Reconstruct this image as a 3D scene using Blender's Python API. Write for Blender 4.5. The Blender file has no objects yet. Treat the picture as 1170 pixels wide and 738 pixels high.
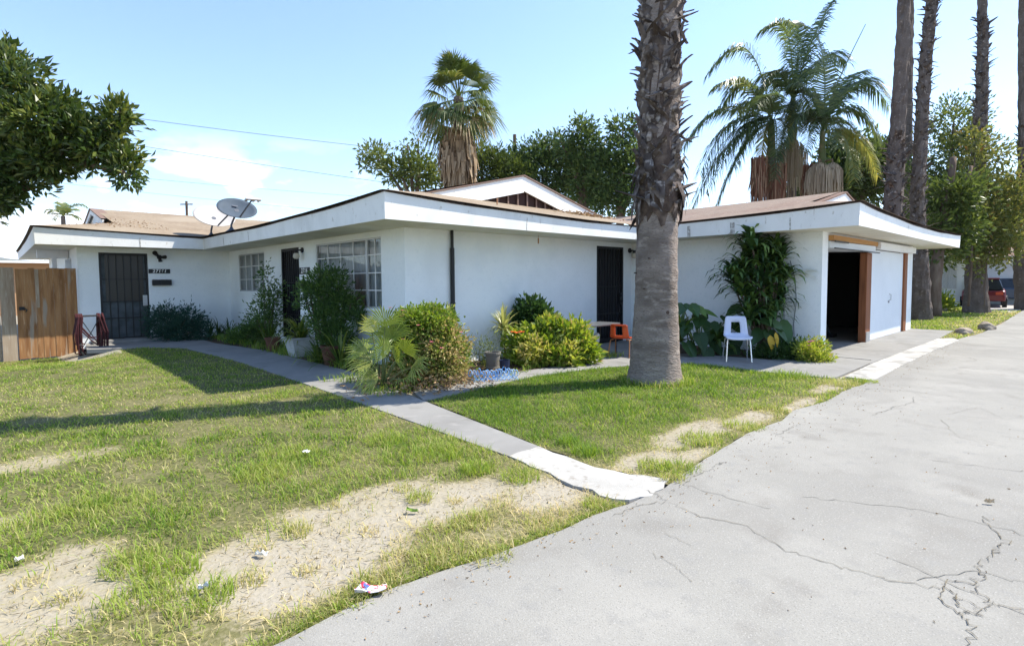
import bpy, bmesh, math, random
import numpy as np
from mathutils import Vector, Matrix

C = bpy.context.scene.collection
R = math.radians
rng = np.random.default_rng(7)
random.seed(7)

# ------------------------------------------------------------------ camera, sky, sun, exposure
YAW, PITCH, ROLL, FPX, PPY = 0.758539, 0.05533, -0.00699, 626.2265, 356.024
CAM = Vector((0, 0, 1.5))
cam_d = bpy.data.cameras.new('camera')
cam = bpy.data.objects.new('camera', cam_d)
C.objects.link(cam)
cam.matrix_world = Matrix.Translation(CAM) @ (Matrix.Rotation(-YAW, 4, 'Z') @ Matrix.Rotation(math.pi / 2 - PITCH, 4, 'X') @ Matrix.Rotation(ROLL, 4, 'Z'))
cam_d.sensor_width = 36
cam_d.lens = 36 * FPX / 1170
cam_d.shift_y = -(369 - PPY) / 1170
cam_d.clip_start = 0.05
cam_d.clip_end = 20000
bpy.context.scene.camera = cam

SUN = Vector((0.74, -0.37, 1.0)).normalized()       # towards the sun
SUN_EL = math.asin(SUN.z)
SUN_ROT = math.atan2(SUN.x, SUN.y)
world = bpy.data.worlds.new('World')
bpy.context.scene.world = world
world.use_nodes = True
wn, wl = world.node_tree.nodes, world.node_tree.links
wn.clear()
w_out = wn.new('ShaderNodeOutputWorld')
w_bg = wn.new('ShaderNodeBackground')
w_bg.inputs['Strength'].default_value = 0.15
sky = wn.new('ShaderNodeTexSky')
sky.sky_type = 'NISHITA'
sky.sun_disc = False
sky.sun_elevation = SUN_EL
sky.sun_rotation = SUN_ROT
sky.altitude = 100
sky.air_density = 1.0
sky.dust_density = 0.25
sky.ozone_density = 1.6
w_tc = wn.new('ShaderNodeTexCoord')
# low cumulus bank, laid out on the sky dome by direction
w_map = wn.new('ShaderNodeMapping')
w_map.inputs['Scale'].default_value = (5.0, 5.0, 11.0)
w_noise = wn.new('ShaderNodeTexNoise')
w_noise.inputs['Scale'].default_value = 1.0
w_noise.inputs['Detail'].default_value = 7
w_noise.inputs['Roughness'].default_value = 0.55
w_ramp = wn.new('ShaderNodeMapRange')
w_ramp.inputs['From Min'].default_value = 0.50
w_ramp.inputs['From Max'].default_value = 0.57
w_sep = wn.new('ShaderNodeSeparateXYZ')
w_low = wn.new('ShaderNodeMapRange')                # clouds fade out above ~12 degrees
w_low.inputs['From Min'].default_value = 0.13
w_low.inputs['From Max'].default_value = 0.24
w_low.inputs['To Min'].default_value = 1
w_low.inputs['To Max'].default_value = 0
w_dot = wn.new('ShaderNodeVectorMath')              # the bank stands to the north-west of the lot
w_dot.operation = 'DOT_PRODUCT'
w_dot.inputs[1].default_value = (0.10, 0.995, 0.0)
w_side = wn.new('ShaderNodeMapRange')
w_side.inputs['From Min'].default_value = 0.80
w_side.inputs['From Max'].default_value = 0.97
w_m1 = wn.new('ShaderNodeMath'); w_m1.operation = 'MULTIPLY'
w_m2 = wn.new('ShaderNodeMath'); w_m2.operation = 'MULTIPLY'
w_mix = wn.new('ShaderNodeMix'); w_mix.data_type = 'RGBA'
w_mix.inputs['B'].default_value = (6.2, 6.4, 6.8, 1)
wl.new(w_tc.outputs['Generated'], w_map.inputs['Vector'])
wl.new(w_map.outputs['Vector'], w_noise.inputs['Vector'])
wl.new(w_noise.outputs['Fac'], w_ramp.inputs['Value'])
wl.new(w_tc.outputs['Generated'], w_sep.inputs['Vector'])
wl.new(w_sep.outputs['Z'], w_low.inputs['Value'])
wl.new(w_tc.outputs['Generated'], w_dot.inputs[0])
wl.new(w_dot.outputs['Value'], w_side.inputs['Value'])
wl.new(w_ramp.outputs['Result'], w_m1.inputs[0]); wl.new(w_low.outputs['Result'], w_m1.inputs[1])
wl.new(w_m1.outputs['Value'], w_m2.inputs[0]); wl.new(w_side.outputs['Result'], w_m2.inputs[1])
wl.new(w_m2.outputs['Value'], w_mix.inputs['Factor'])
w_tint = wn.new('ShaderNodeMix'); w_tint.data_type = 'RGBA'; w_tint.blend_type = 'MULTIPLY'
w_tint.inputs['Factor'].default_value = 1.0
w_tint.inputs['B'].default_value = (0.90, 0.935, 1.0, 1)
wl.new(sky.outputs['Color'], w_tint.inputs['A'])
wl.new(w_tint.outputs['Result'], w_mix.inputs['A'])
wl.new(w_mix.outputs['Result'], w_bg.inputs['Color'])
wl.new(w_bg.outputs['Background'], w_out.inputs['Surface'])

sun_d = bpy.data.lights.new('sun', 'SUN')
sun_d.energy = 4.5
sun_d.angle = R(0.5)
sun_d.color = (1.0, 0.935, 0.82)
sun = bpy.data.objects.new('sun', sun_d)
C.objects.link(sun)
sun.rotation_euler = SUN.to_track_quat('Z', 'Y').to_euler()
sun.location = (20, -10, 30)

vs = bpy.context.scene.view_settings
vs.view_transform = 'Standard'
vs.look = 'None'
vs.exposure = 1.13
vs.gamma = 1
vs.use_curve_mapping = False

# ------------------------------------------------------------------ helpers
def ray(px, py):
    """direction of a photograph pixel, scaled to unit camera depth"""
    dx, dy = px - 585, py - PPY
    x = dx * math.cos(ROLL) + dy * math.sin(ROLL)
    y = -dx * math.sin(ROLL) + dy * math.cos(ROLL)
    a, b = x / FPX, -y / FPX
    c, s = math.cos(PITCH), math.sin(PITCH)
    Y, Z = c + b * s, -s + b * c
    return Vector((a * math.cos(YAW) + Y * math.sin(YAW), -a * math.sin(YAW) + Y * math.cos(YAW), Z))

def G(px, py, z=0.0):
    d = ray(px, py)
    return CAM + d * ((z - 1.5) / d.z)

def AT(px, py, depth):
    return CAM + ray(px, py) * depth

def ON(px, py, axis, val):
    d = ray(px, py)
    return CAM + d * (val / d[axis])

def tag(o, label=None, cat=None, group=None, kind=None):
    for k, v in (('label', label), ('category', cat), ('group', group), ('kind', kind)):
        if v: o[k] = v
    return o

def thing(name, label, cat, loc=(0, 0, 0), rz=0.0, group=None):
    o = bpy.data.objects.new(name, None)
    C.objects.link(o)
    o.location = loc
    o.rotation_euler = (0, 0, rz)
    o.empty_display_size = 0.2
    return tag(o, label, cat, group)

class MB:
    def __init__(s):
        s.v = []; s.f = []; s.n = 0; s.t = []; s.hast = False
    def raw(s, v, f, t=None):
        v = np.asarray(v, dtype=np.float64)
        s.v.append(v)
        n = s.n
        if isinstance(f, np.ndarray):
            s.f.append(('a', f + n))
        else:
            s.f.append(('l', [tuple(i + n for i in q) for q in f]))
        if t is not None: s.hast = True
        s.t.append(np.zeros(len(v)) if t is None else np.asarray(t, dtype=np.float64))
        s.n += len(v)
        return s
    def box(s, x0, x1, y0, y1, z0, z1, M=None):
        v = [(x0, y0, z0), (x1, y0, z0), (x1, y1, z0), (x0, y1, z0), (x0, y0, z1), (x1, y0, z1), (x1, y1, z1), (x0, y1, z1)]
        if M is not None: v = [tuple(M @ Vector(p)) for p in v]
        return s.raw(v, [(0, 3, 2, 1), (4, 5, 6, 7), (0, 1, 5, 4), (1, 2, 6, 5), (2, 3, 7, 6), (3, 0, 4, 7)])
    def quad(s, *p):
        return s.raw([tuple(q) for q in p], [tuple(range(len(p)))])
    def tube(s, pts, r, n=8, cap=True):
        pts = [Vector(p) for p in pts]
        rs = r if isinstance(r, (list, tuple)) else [r] * len(pts)
        v = []; f = []
        up = None
        for i, p in enumerate(pts):
            d = (pts[min(i + 1, len(pts) - 1)] - pts[max(i - 1, 0)])
            d = d.normalized() if d.length > 1e-9 else Vector((0, 0, 1))
            if up is None:
                up = Vector((1, 0, 0)) if abs(d.x) < 0.8 else Vector((0, 1, 0))
            a = (up - d * up.dot(d)).normalized()
            up = a
            b = d.cross(a)
            for k in range(n):
                th = 2 * math.pi * k / n
                v.append(tuple(p + (a * math.cos(th) + b * math.sin(th)) * rs[i]))
        for i in range(len(pts) - 1):
            for k in range(n):
                k2 = (k + 1) % n
                f.append((i * n + k, i * n + k2, (i + 1) * n + k2, (i + 1) * n + k))
        if cap:
            f.append(tuple(range(n - 1, -1, -1)))
            m = (len(pts) - 1) * n
            f.append(tuple(range(m, m + n)))
        return s.raw(v, f)
    def lathe(s, prof, c=(0, 0, 0), n=16):
        v = []; f = []
        for (r, z) in prof:
            for k in range(n):
                th = 2 * math.pi * k / n
                v.append((c[0] + r * math.cos(th), c[1] + r * math.sin(th), c[2] + z))
        for i in range(len(prof) - 1):
            for k in range(n):
                k2 = (k + 1) % n
                f.append((i * n + k, i * n + k2, (i + 1) * n + k2, (i + 1) * n + k))
        return s.raw(v, f)
    def build(s, name, mat, parent=None, smooth=False, bevel=0.0, local=False):
        """vertices are world coordinates unless local=True; the parent's location is taken off"""
        v = np.concatenate(s.v) if s.v else np.zeros((0, 3))
        me = bpy.data.meshes.new(name)
        loops = []; starts = []; tot = 0
        for kind, f in s.f:
            if kind == 'a':
                k = f.shape[1]
                loops.append(f.reshape(-1))
                starts.append(tot + np.arange(len(f)) * k)
                tot += f.size
            else:
                for q in f:
                    starts.append(np.array([tot])); loops.append(np.array(q)); tot += len(q)
        loops = np.concatenate(loops).astype(np.int32); starts = np.concatenate(starts).astype(np.int32)
        o = bpy.data.objects.new(name, me)
        C.objects.link(o)
        if parent is not None:
            o.parent = parent
            if not local:
                Mw = Matrix.Translation(parent_world(parent))
                rz = parent.rotation_euler.z
                q = v - np.array(parent_world(parent))
                c_, s_ = math.cos(-rz), math.sin(-rz)
                v = np.stack([q[:, 0] * c_ - q[:, 1] * s_, q[:, 0] * s_ + q[:, 1] * c_, q[:, 2]], 1)
        me.vertices.add(len(v)); me.vertices.foreach_set('co', v.astype(np.float32).reshape(-1))
        me.loops.add(len(loops)); me.loops.foreach_set('vertex_index', loops)
        me.polygons.add(len(starts)); me.polygons.foreach_set('loop_start', starts)
        me.polygons.foreach_set('use_smooth', np.full(len(starts), bool(smooth)))
        me.update(calc_edges=True)
        me.validate()
        if s.hast:
            at = me.attributes.new('tint', 'FLOAT', 'POINT')
            at.data.foreach_set('value', np.concatenate(s.t).astype(np.float32))
        if mat: me.materials.append(mat)
        if bevel:
            b = o.modifiers.new('bevel', 'BEVEL'); b.width = bevel; b.segments = 2; b.limit_method = 'ANGLE'
        return o

def parent_world(p):
    w = Vector(p.location)
    while p.parent is not None:
        p = p.parent
        w = w + Vector(p.location)
    return w

def copy_thing(o, parent=None):
    c = o.copy(); C.objects.link(c)
    if parent is not None: c.parent = parent
    for ch in list(o.children):
        copy_thing(ch, c)
    return c

def unit(a):
    return a / np.maximum(np.linalg.norm(a, axis=-1, keepdims=True), 1e-9)

def vnoise(x, y, seed=0):
    """value noise 0..1"""
    xi = np.floor(x).astype(int); yi = np.floor(y).astype(int)
    fx = x - xi; fy = y - yi
    fx = fx * fx * (3 - 2 * fx); fy = fy * fy * (3 - 2 * fy)
    def h(a, b):
        n = (a * 374761393 + b * 668265263 + seed * 1442695041) & 0x7fffffff
        n = ((n ^ (n >> 13)) * 1274126177) & 0x7fffffff
        return ((n ^ (n >> 16)) & 0xffff) / 65535.0
    return (h(xi, yi) * (1 - fx) + h(xi + 1, yi) * fx) * (1 - fy) + (h(xi, yi + 1) * (1 - fx) + h(xi + 1, yi + 1) * fx) * fy

def fnoise(x, y, seed=0, oct=3):
    t = 0; a = 0.5; s = 0
    for i in range(oct):
        t = t + a * vnoise(x * 2 ** i, y * 2 ** i, seed + i); s += a; a *= 0.5
    return t / s

# ------------------------------------------------------------------ materials
def mat(name, col, rough=0.7, spec=0.3, metal=0.0, noise=None, bump=None, translucent=0.0, coords='Object', stretch=None):
    """noise: (scale, colour2, lo, hi[, detail]) mixes a second colour; bump: (scale, strength, distance)"""
    m = bpy.data.materials.new(name)
    m.use_nodes = True
    nt = m.node_tree; n = nt.nodes; l = nt.links
    p = n['Principled BSDF']
    p.inputs['Base Color'].default_value = (*col, 1)
    p.inputs['Roughness'].default_value = rough
    p.inputs['Specular IOR Level'].default_value = spec
    p.inputs['Metallic'].default_value = metal
    tc = n.new('ShaderNodeTexCoord')
    mp = n.new('ShaderNodeMapping')
    l.new(tc.outputs[coords], mp.inputs['Vector'])
    if stretch: mp.inputs['Scale'].default_value = stretch
    src = None
    if noise:
        layers = noise if isinstance(noise, list) else [noise]
        for q in layers:
            t = n.new('ShaderNodeTexNoise')
            t.inputs['Scale'].default_value = q[0]
            t.inputs['Detail'].default_value = q[4] if len(q) > 4 else 5
            l.new(mp.outputs['Vector'], t.inputs['Vector'])
            r = n.new('ShaderNodeMapRange')
            r.inputs['From Min'].default_value = q[2]; r.inputs['From Max'].default_value = q[3]
            l.new(t.outputs['Fac'], r.inputs['Value'])
            mx = n.new('ShaderNodeMix'); mx.data_type = 'RGBA'
            l.new(r.outputs['Result'], mx.inputs['Factor'])
            if src is None: mx.inputs['A'].default_value = (*col, 1)
            else: l.new(src, mx.inputs['A'])
            mx.inputs['B'].default_value = (*q[1], 1)
            src = mx.outputs['Result']
        l.new(src, p.inputs['Base Color'])
    if bump:
        t = n.new('ShaderNodeTexNoise')
        t.inputs['Scale'].default_value = bump[0]; t.inputs['Detail'].default_value = 6
        l.new(mp.outputs['Vector'], t.inputs['Vector'])
        b = n.new('ShaderNodeBump')
        b.inputs['Strength'].default_value = bump[1]; b.inputs['Distance'].default_value = bump[2]
        l.new(t.outputs['Fac'], b.inputs['Height'])
        l.new(b.outputs['Normal'], p.inputs['Normal'])
    return m

def leaf_mat(name, stops, rough=0.45, trans=0.3, spec=0.35, tcol=None):
    """colour by the per-leaf 'tint' attribute; stops = [(pos, rgb)...]"""
    m = bpy.data.materials.new(name)
    m.use_nodes = True
    nt = m.node_tree; n = nt.nodes; l = nt.links
    p = n['Principled BSDF']
    p.inputs['Roughness'].default_value = rough
    p.inputs['Specular IOR Level'].default_value = spec
    a = n.new('ShaderNodeAttribute'); a.attribute_name = 'tint'
    r = n.new('ShaderNodeValToRGB')
    el = r.color_ramp.elements
    while len(el) < len(stops): el.new(0.5)
    for e, (pos, c) in zip(el, stops):
        e.position = pos; e.color = (*c, 1)
    l.new(a.outputs['Fac'], r.inputs['Fac'])
    l.new(r.outputs['Color'], p.inputs['Base Color'])
    if trans > 0:
        t = n.new('ShaderNodeBsdfTranslucent')
        hs = n.new('ShaderNodeHueSaturation')
        hs.inputs['Hue'].default_value = 0.485
        hs.inputs['Saturation'].default_value = 1.1
        hs.inputs['Value'].default_value = 1.5
        l.new(r.outputs['Color'], hs.inputs['Color'])
        l.new(hs.outputs['Color'], t.inputs['Color'])
        mx = n.new('ShaderNodeMixShader')
        mx.inputs['Fac'].default_value = trans
        l.new(p.outputs['BSDF'], mx.inputs[1]); l.new(t.outputs['BSDF'], mx.inputs[2])
        l.new(mx.outputs['Shader'], n['Material Output'].inputs['Surface'])
    return m

M = {}
M['stucco'] = mat('stucco', (0.84, 0.87, 0.88), 0.85, 0.2, noise=[(1.3, (0.74, 0.78, 0.80), 0.5, 0.75), (14, (0.76, 0.80, 0.82), 0.55, 0.8), (0.55, (0.73, 0.76, 0.77), 0.5, 0.7), (38, (0.70, 0.73, 0.74), 0.62, 0.75)], bump=(75, 0.5, 0.006))
M['fascia'] = mat('fascia_paint', (0.82, 0.82, 0.80), 0.6, 0.3, noise=[(3, (0.72, 0.72, 0.70), 0.52, 0.75), (14, (0.56, 0.53, 0.48), 0.64, 0.74), (1.2, (0.74, 0.74, 0.72), 0.5, 0.7)], bump=(40, 0.25, 0.004), stretch=(1, 1, .55))
M['soffit'] = mat('soffit_paint', (0.72, 0.70, 0.60), 0.8, 0.2, noise=(2, (0.64, 0.61, 0.51), 0.45, 0.75))
M['white'] = mat('white_paint', (0.80, 0.80, 0.79), 0.6, 0.3, noise=(8, (0.70, 0.70, 0.68), 0.55, 0.8))
M['panel'] = mat('garage_panel_paint', (0.72, 0.76, 0.80), 0.6, 0.3, noise=[(1.5, (0.66, 0.70, 0.74), 0.4, 0.8), (9, (0.60, 0.62, 0.64), 0.66, 0.8)])
M['edge'] = mat('roof_edge_felt', (0.085, 0.06, 0.05), 0.9, 0.1, noise=(9, (0.045, 0.034, 0.03), 0.45, 0.6))
M['black'] = mat('black_metal', (0.012, 0.012, 0.014), 0.5, 0.4)
M['black_mesh'] = mat('black_door_mesh', (0.022, 0.022, 0.025), 0.6, 0.3)
M['door_screen'] = mat('door_screen', (0.085, 0.10, 0.108), 0.7, 0.3, noise=(5, (0.045, 0.055, 0.058), 0.4, 0.7))
M['door_glass'] = mat('door_upper_glass', (0.035, 0.030, 0.024), 0.35, 0.4)
M['alu'] = mat('aluminium', (0.55, 0.56, 0.57), 0.45, 0.5, 0.4)
M['galv'] = mat('galvanised_steel', (0.42, 0.43, 0.45), 0.4, 0.5, 0.8)
M['curtain'] = mat('curtain', (0.58, 0.60, 0.61), 0.9, 0.1, noise=(9, (0.42, 0.44, 0.46), 0.4, 0.7), stretch=(6, 6, 0.4))
M['lampglass'] = mat('lamp_glass', (0.55, 0.52, 0.45), 0.2, 0.5)
M['wood_jamb'] = mat('wooden_jamb', (0.26, 0.10, 0.045), 0.7, 0.2, noise=(3, (0.17, 0.065, 0.03), 0.4, 0.7), stretch=(8, 8, 0.6))
M['wood_new'] = mat('new_timber', (0.50, 0.27, 0.10), 0.7, 0.2, noise=(3, (0.42, 0.21, 0.075), 0.4, 0.7), stretch=(0.6, 8, 8))
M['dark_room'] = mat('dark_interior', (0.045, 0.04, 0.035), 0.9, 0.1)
M['paper'] = mat('paper', (0.72, 0.70, 0.64), 0.8, 0.1)
M['asphalt'] = mat('asphalt', (0.268, 0.260, 0.236), 0.92, 0.15,
                   noise=[(0.35, (0.212, 0.205, 0.188), 0.42, 0.66), (0.8, (0.18, 0.172, 0.155), 0.62, 0.74), (1.1, (0.305, 0.295, 0.268), 0.48, 0.72), (2.6, (0.215, 0.205, 0.185), 0.56, 0.74), (9, (0.235, 0.23, 0.215), 0.55, 0.75),
                          (95, (0.335, 0.325, 0.30), 0.56, 0.74, 3), (120, (0.185, 0.18, 0.165), 0.57, 0.74, 3)], bump=(150, 0.5, 0.005))
M['crack'] = mat('crack_dirt', (0.12, 0.113, 0.098), 0.95, 0.1, noise=(30, (0.21, 0.18, 0.125), 0.45, 0.65))
M['concrete'] = mat('concrete', (0.245, 0.24, 0.228), 0.9, 0.15,
                    noise=[(1.2, (0.20, 0.195, 0.185), 0.45, 0.7), (6, (0.285, 0.275, 0.26), 0.55, 0.8), (2.5, (0.17, 0.165, 0.15), 0.60, 0.72), (160, (0.22, 0.215, 0.20), 0.6, 0.75, 2)], bump=(120, 0.35, 0.004))
M['worn_strip'] = mat('worn_gutter_concrete', (0.42, 0.405, 0.375), 0.9, 0.15, noise=[(2.2, (0.28, 0.272, 0.25), 0.44, 0.58), (8, (0.50, 0.485, 0.45), 0.52, 0.7), (140, (0.4, 0.39, 0.37), 0.6, 0.75, 2)], bump=(90, 0.35, 0.004))
M['pale_concrete'] = mat('pale_concrete', (0.37, 0.36, 0.335), 0.9, 0.15,
                         noise=[(3, (0.32, 0.31, 0.285), 0.48, 0.68), (14, (0.25, 0.23, 0.20), 0.58, 0.72), (6, (0.45, 0.435, 0.41), .52, .68), (140, (0.5, 0.48, 0.45), 0.6, 0.75, 2)], bump=(90, 0.35, 0.004))
M['soil'] = mat('dry_soil', (0.30, 0.28, 0.235), 0.95, 0.1,
                noise=[(0.7, (0.30, 0.245, 0.17), 0.45, 0.7), (7, (0.42, 0.36, 0.27), 0.5, 0.75), (45, (0.24, 0.19, 0.13), 0.6, 0.75)], bump=(60, 0.6, 0.01))
M['mulch'] = mat('bed_soil', (0.085, 0.062, 0.042), 0.95, 0.1, noise=[(9, (0.14, 0.105, 0.07), 0.5, 0.7), (50, (0.05, 0.04, 0.03), 0.55, 0.7)], bump=(40, 0.8, 0.02))
M['bark_smooth'] = mat('palm_trunk_bark', (0.26, 0.215, 0.185), 0.95, 0.1,
                       noise=[(1.1, (0.155, 0.125, 0.105), 0.44, 0.62), (4, (0.34, 0.29, 0.25), 0.52, 0.70), (15, (0.17, 0.14, 0.12), 0.54, 0.68), (34, (0.11, 0.085, 0.07), 0.60, 0.70)], bump=(14, 1.0, 0.03), stretch=(1.3, 1.3, 3.6))
M['bark_boots'] = mat('palm_leaf_base_bark', (0.125, 0.104, 0.094), 0.95, 0.1, noise=[(4, (0.055, 0.043, 0.037), 0.42, 0.60), (11, (0.33, 0.295, 0.27), 0.55, 0.70)], bump=(40, 0.6, 0.01))
M['bark_dark'] = mat('palm_bark_between_bases', (0.075, 0.054, 0.044), 0.95, 0.1, noise=(9, (0.16, 0.12, 0.095), 0.45, 0.7), bump=(30, 0.9, 0.02))
M['bark_far'] = mat('grey_palm_bark', (0.15, 0.122, 0.105), 0.95, 0.1, noise=[(3, (0.11, 0.085, 0.07), 0.42, 0.65), (12, (0.27, 0.23, 0.20), 0.58, 0.75)], bump=(14, 0.9, 0.04))
M['bark_tree'] = mat('tree_bark', (0.14, 0.10, 0.075), 0.95, 0.1, noise=(6, (0.22, 0.17, 0.13), 0.45, 0.7), bump=(20, 0.8, 0.02), stretch=(1, 1, 0.3))
M['skirt'] = leaf_mat('dead_palm_thatch', [(0, (0.16, 0.11, 0.07)), (0.5, (0.30, 0.22, 0.14)), (1, (0.42, 0.33, 0.23))], 0.9, 0.1, 0.1)
M['seed'] = leaf_mat('palm_flower_strands', [(0, (0.24, 0.185, 0.125)), (0.6, (0.43, 0.35, 0.25)), (1, (0.58, 0.50, 0.38))], 0.8, 0.1, 0.1)
M['boot_red'] = mat('dry_red_crownshaft', (0.20, 0.085, 0.05), 0.9, 0.1, noise=(5, (0.29, 0.17, 0.10), 0.45, 0.7), stretch=(4, 4, 0.5))
M['shaft'] = mat('green_crownshaft', (0.12, 0.15, 0.055), 0.6, 0.3, noise=(3, (0.22, 0.19, 0.10), 0.5, 0.7))

M['grass'] = leaf_mat('grass_blades', [(0, (0.11, 0.205, 0.028)), (0.35, (0.25, 0.345, 0.055)), (0.65, (0.36, 0.36, 0.125)), (1, (0.60, 0.51, 0.28))], 0.6, 0.42, 0.2)
M['magnolia'] = leaf_mat('glossy_dark_leaves', [(0, (0.022, 0.045, 0.012)), (0.5, (0.058, 0.098, 0.02)), (1, (0.26, 0.28, 0.065))], 0.35, 0.22, 0.5)
M['fan'] = leaf_mat('fan_palm_leaves', [(0, (0.03, 0.055, 0.014)), (0.55, (0.09, 0.13, 0.025)), (0.85, (0.22, 0.22, 0.06)), (1, (0.38, 0.28, 0.14))], 0.5, 0.25, 0.4)
M['feather'] = leaf_mat('feather_palm_leaves', [(0, (0.035, 0.06, 0.024)), (0.6, (0.13, 0.18, 0.06)), (1, (0.30, 0.29, 0.07))], 0.4, 0.4, 0.5)
M['dark_tree'] = leaf_mat('dark_tree_leaves', [(0, (0.026, 0.05, 0.018)), (0.5, (0.075, 0.125, 0.035)), (1, (0.20, 0.26, 0.065))], 0.5, 0.25)
M['mid_tree'] = leaf_mat('mid_green_leaves', [(0, (0.035, 0.06, 0.018)), (0.5, (0.09, 0.13, 0.03)), (1, (0.22, 0.26, 0.07))], 0.5, 0.3)
M['ivy'] = leaf_mat('olive_vine_leaves', [(0, (0.05, 0.07, 0.018)), (0.5, (0.15, 0.175, 0.045)), (0.85, (0.23, 0.22, 0.055)), (1, (0.33, 0.16, 0.06))], 0.5, 0.3)
M['lime'] = leaf_mat('lime_shrub_leaves', [(0, (0.06, 0.12, 0.018)), (0.45, (0.19, 0.28, 0.035)), (0.8, (0.38, 0.42, 0.075)), (1, (0.46, 0.34, 0.15))], 0.45, 0.32)
M['hedge'] = leaf_mat('rose_bush_leaves', [(0, (0.055, 0.10, 0.02)), (0.4, (0.17, 0.25, 0.045)), (0.65, (0.33, 0.34, 0.10)), (1, (0.48, 0.31, 0.17))], 0.5, 0.3)
M['deep'] = leaf_mat('deep_green_leaves', [(0, (0.022, 0.052, 0.018)), (0.5, (0.055, 0.115, 0.03)), (1, (0.15, 0.24, 0.05))], 0.4, 0.25, 0.4)
M['teal'] = leaf_mat('blue_green_leaves', [(0, (0.016, 0.055, 0.042)), (0.6, (0.035, 0.095, 0.065)), (1, (0.09, 0.16, 0.09))], 0.5, 0.25)
M['strap'] = leaf_mat('strappy_leaves', [(0, (0.03, 0.07, 0.015)), (0.5, (0.10, 0.16, 0.03)), (1, (0.30, 0.32, 0.06))], 0.4, 0.3, 0.4)
M['young_fan'] = leaf_mat('young_fan_leaves', [(0, (0.05, 0.09, 0.015)), (0.5, (0.20, 0.27, 0.045)), (0.85, (0.42, 0.44, 0.13)), (1, (0.55, 0.51, 0.22))], 0.4, 0.35, 0.5)
M['yucca'] = leaf_mat('yellow_striped_leaves', [(0, (0.16, 0.22, 0.06)), (0.5, (0.33, 0.36, 0.11)), (1, (0.52, 0.49, 0.22))], 0.45, 0.3, 0.4)
M['pink'] = mat('pink_petals', (0.72, 0.22, 0.26), 0.6)
M['magenta'] = mat('magenta_petals', (0.45, 0.06, 0.30), 0.6)
M['orange_fl'] = mat('orange_petals', (0.75, 0.12, 0.04), 0.6)
M['dry_litter'] = leaf_mat('dry_leaf_litter', [(0, (0.20, 0.12, 0.06)), (1, (0.42, 0.30, 0.17))], 0.9, 0.1, 0.1)
M['blue_plastic'] = mat('blue_plastic', (0.12, 0.34, 0.72), 0.4, 0.4, noise=(6, (0.45, 0.62, 0.82), 0.45, 0.6))
M['orange_plastic'] = mat('orange_plastic', (0.62, 0.085, 0.022), 0.4, 0.4, noise=(6, (0.55, 0.11, 0.04), 0.5, 0.8))
M['lilac_plastic'] = mat('pale_plastic', (0.66, 0.68, 0.80), 0.45, 0.4, noise=(6, (0.58, 0.60, 0.70), 0.5, 0.8))
M['chrome'] = mat('chrome_tube', (0.75, 0.75, 0.76), 0.25, 0.5, 0.9)
M['rust_tube'] = mat('rusty_tube', (0.36, 0.17, 0.08), 0.6, 0.3, 0.3)
M['table'] = mat('grey_table_top', (0.10, 0.105, 0.11), 0.35, 0.5)
M['pot_white'] = mat('white_planter', (0.52, 0.53, 0.52), 0.7, 0.2, noise=(5, (0.36, 0.36, 0.34), 0.5, 0.75))
M['pot_grey'] = mat('grey_stone_pot', (0.17, 0.155, 0.135), 0.85, 0.2, noise=(7, (0.16, 0.155, 0.14), 0.45, 0.7))
M['pot_brown'] = mat('brown_clay_pot', (0.13, 0.06, 0.038), 0.75, 0.2, noise=(7, (0.08, 0.04, 0.028), 0.45, 0.7))
M['navy'] = mat('navy_plastic', (0.012, 0.02, 0.055), 0.5, 0.3)
M['hose'] = mat('red_hose', (0.055, 0.014, 0.017), 0.5, 0.3)
M['dish_grey'] = mat('dish_grey_paint', (0.068, 0.09, 0.118), 0.7, 0.15, noise=(4, (0.055, 0.075, 0.10), 0.4, 0.7))
M['dish_white'] = mat('dish_white_paint', (0.80, 0.79, 0.78), 0.5, 0.35)
M['dish_pale'] = mat('dish_pale_paint', (0.40, 0.385, 0.375), 0.6, 0.25)
M['dish_arm'] = mat('dish_arm_steel', (0.10, 0.11, 0.13), 0.5, 0.4, 0.5)
M['rock'] = mat('rock', (0.33, 0.28, 0.225), 0.95, 0.1, noise=(5, (0.22, 0.18, 0.15), 0.4, 0.65), bump=(12, 0.9, 0.03))
M['pole'] = mat('utility_pole_wood', (0.12, 0.085, 0.065), 0.9, 0.1)
M['wire'] = mat('wire', (0.10, 0.11, 0.13), 0.6, 0.2)
M['window_glass'] = None
def glass():
    m = bpy.data.materials.new('window_glass'); m.use_nodes = True
    n = m.node_tree.nodes; l = m.node_tree.links
    n.clear()
    o = n.new('ShaderNodeOutputMaterial'); t = n.new('ShaderNodeBsdfTransparent'); g = n.new('ShaderNodeBsdfGlossy')
    g.inputs['Roughness'].default_value = 0.02
    t.inputs['Color'].default_value = (0.75, 0.78, 0.78, 1)
    f = n.new('ShaderNodeFresnel'); f.inputs['IOR'].default_value = 1.62
    x = n.new('ShaderNodeMixShader')
    l.new(f.outputs['Fac'], x.inputs['Fac']); l.new(t.outputs[0], x.inputs[1]); l.new(g.outputs[0], x.inputs[2])
    l.new(x.outputs[0], o.inputs['Surface'])
    return m
M['window_glass'] = glass()

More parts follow.
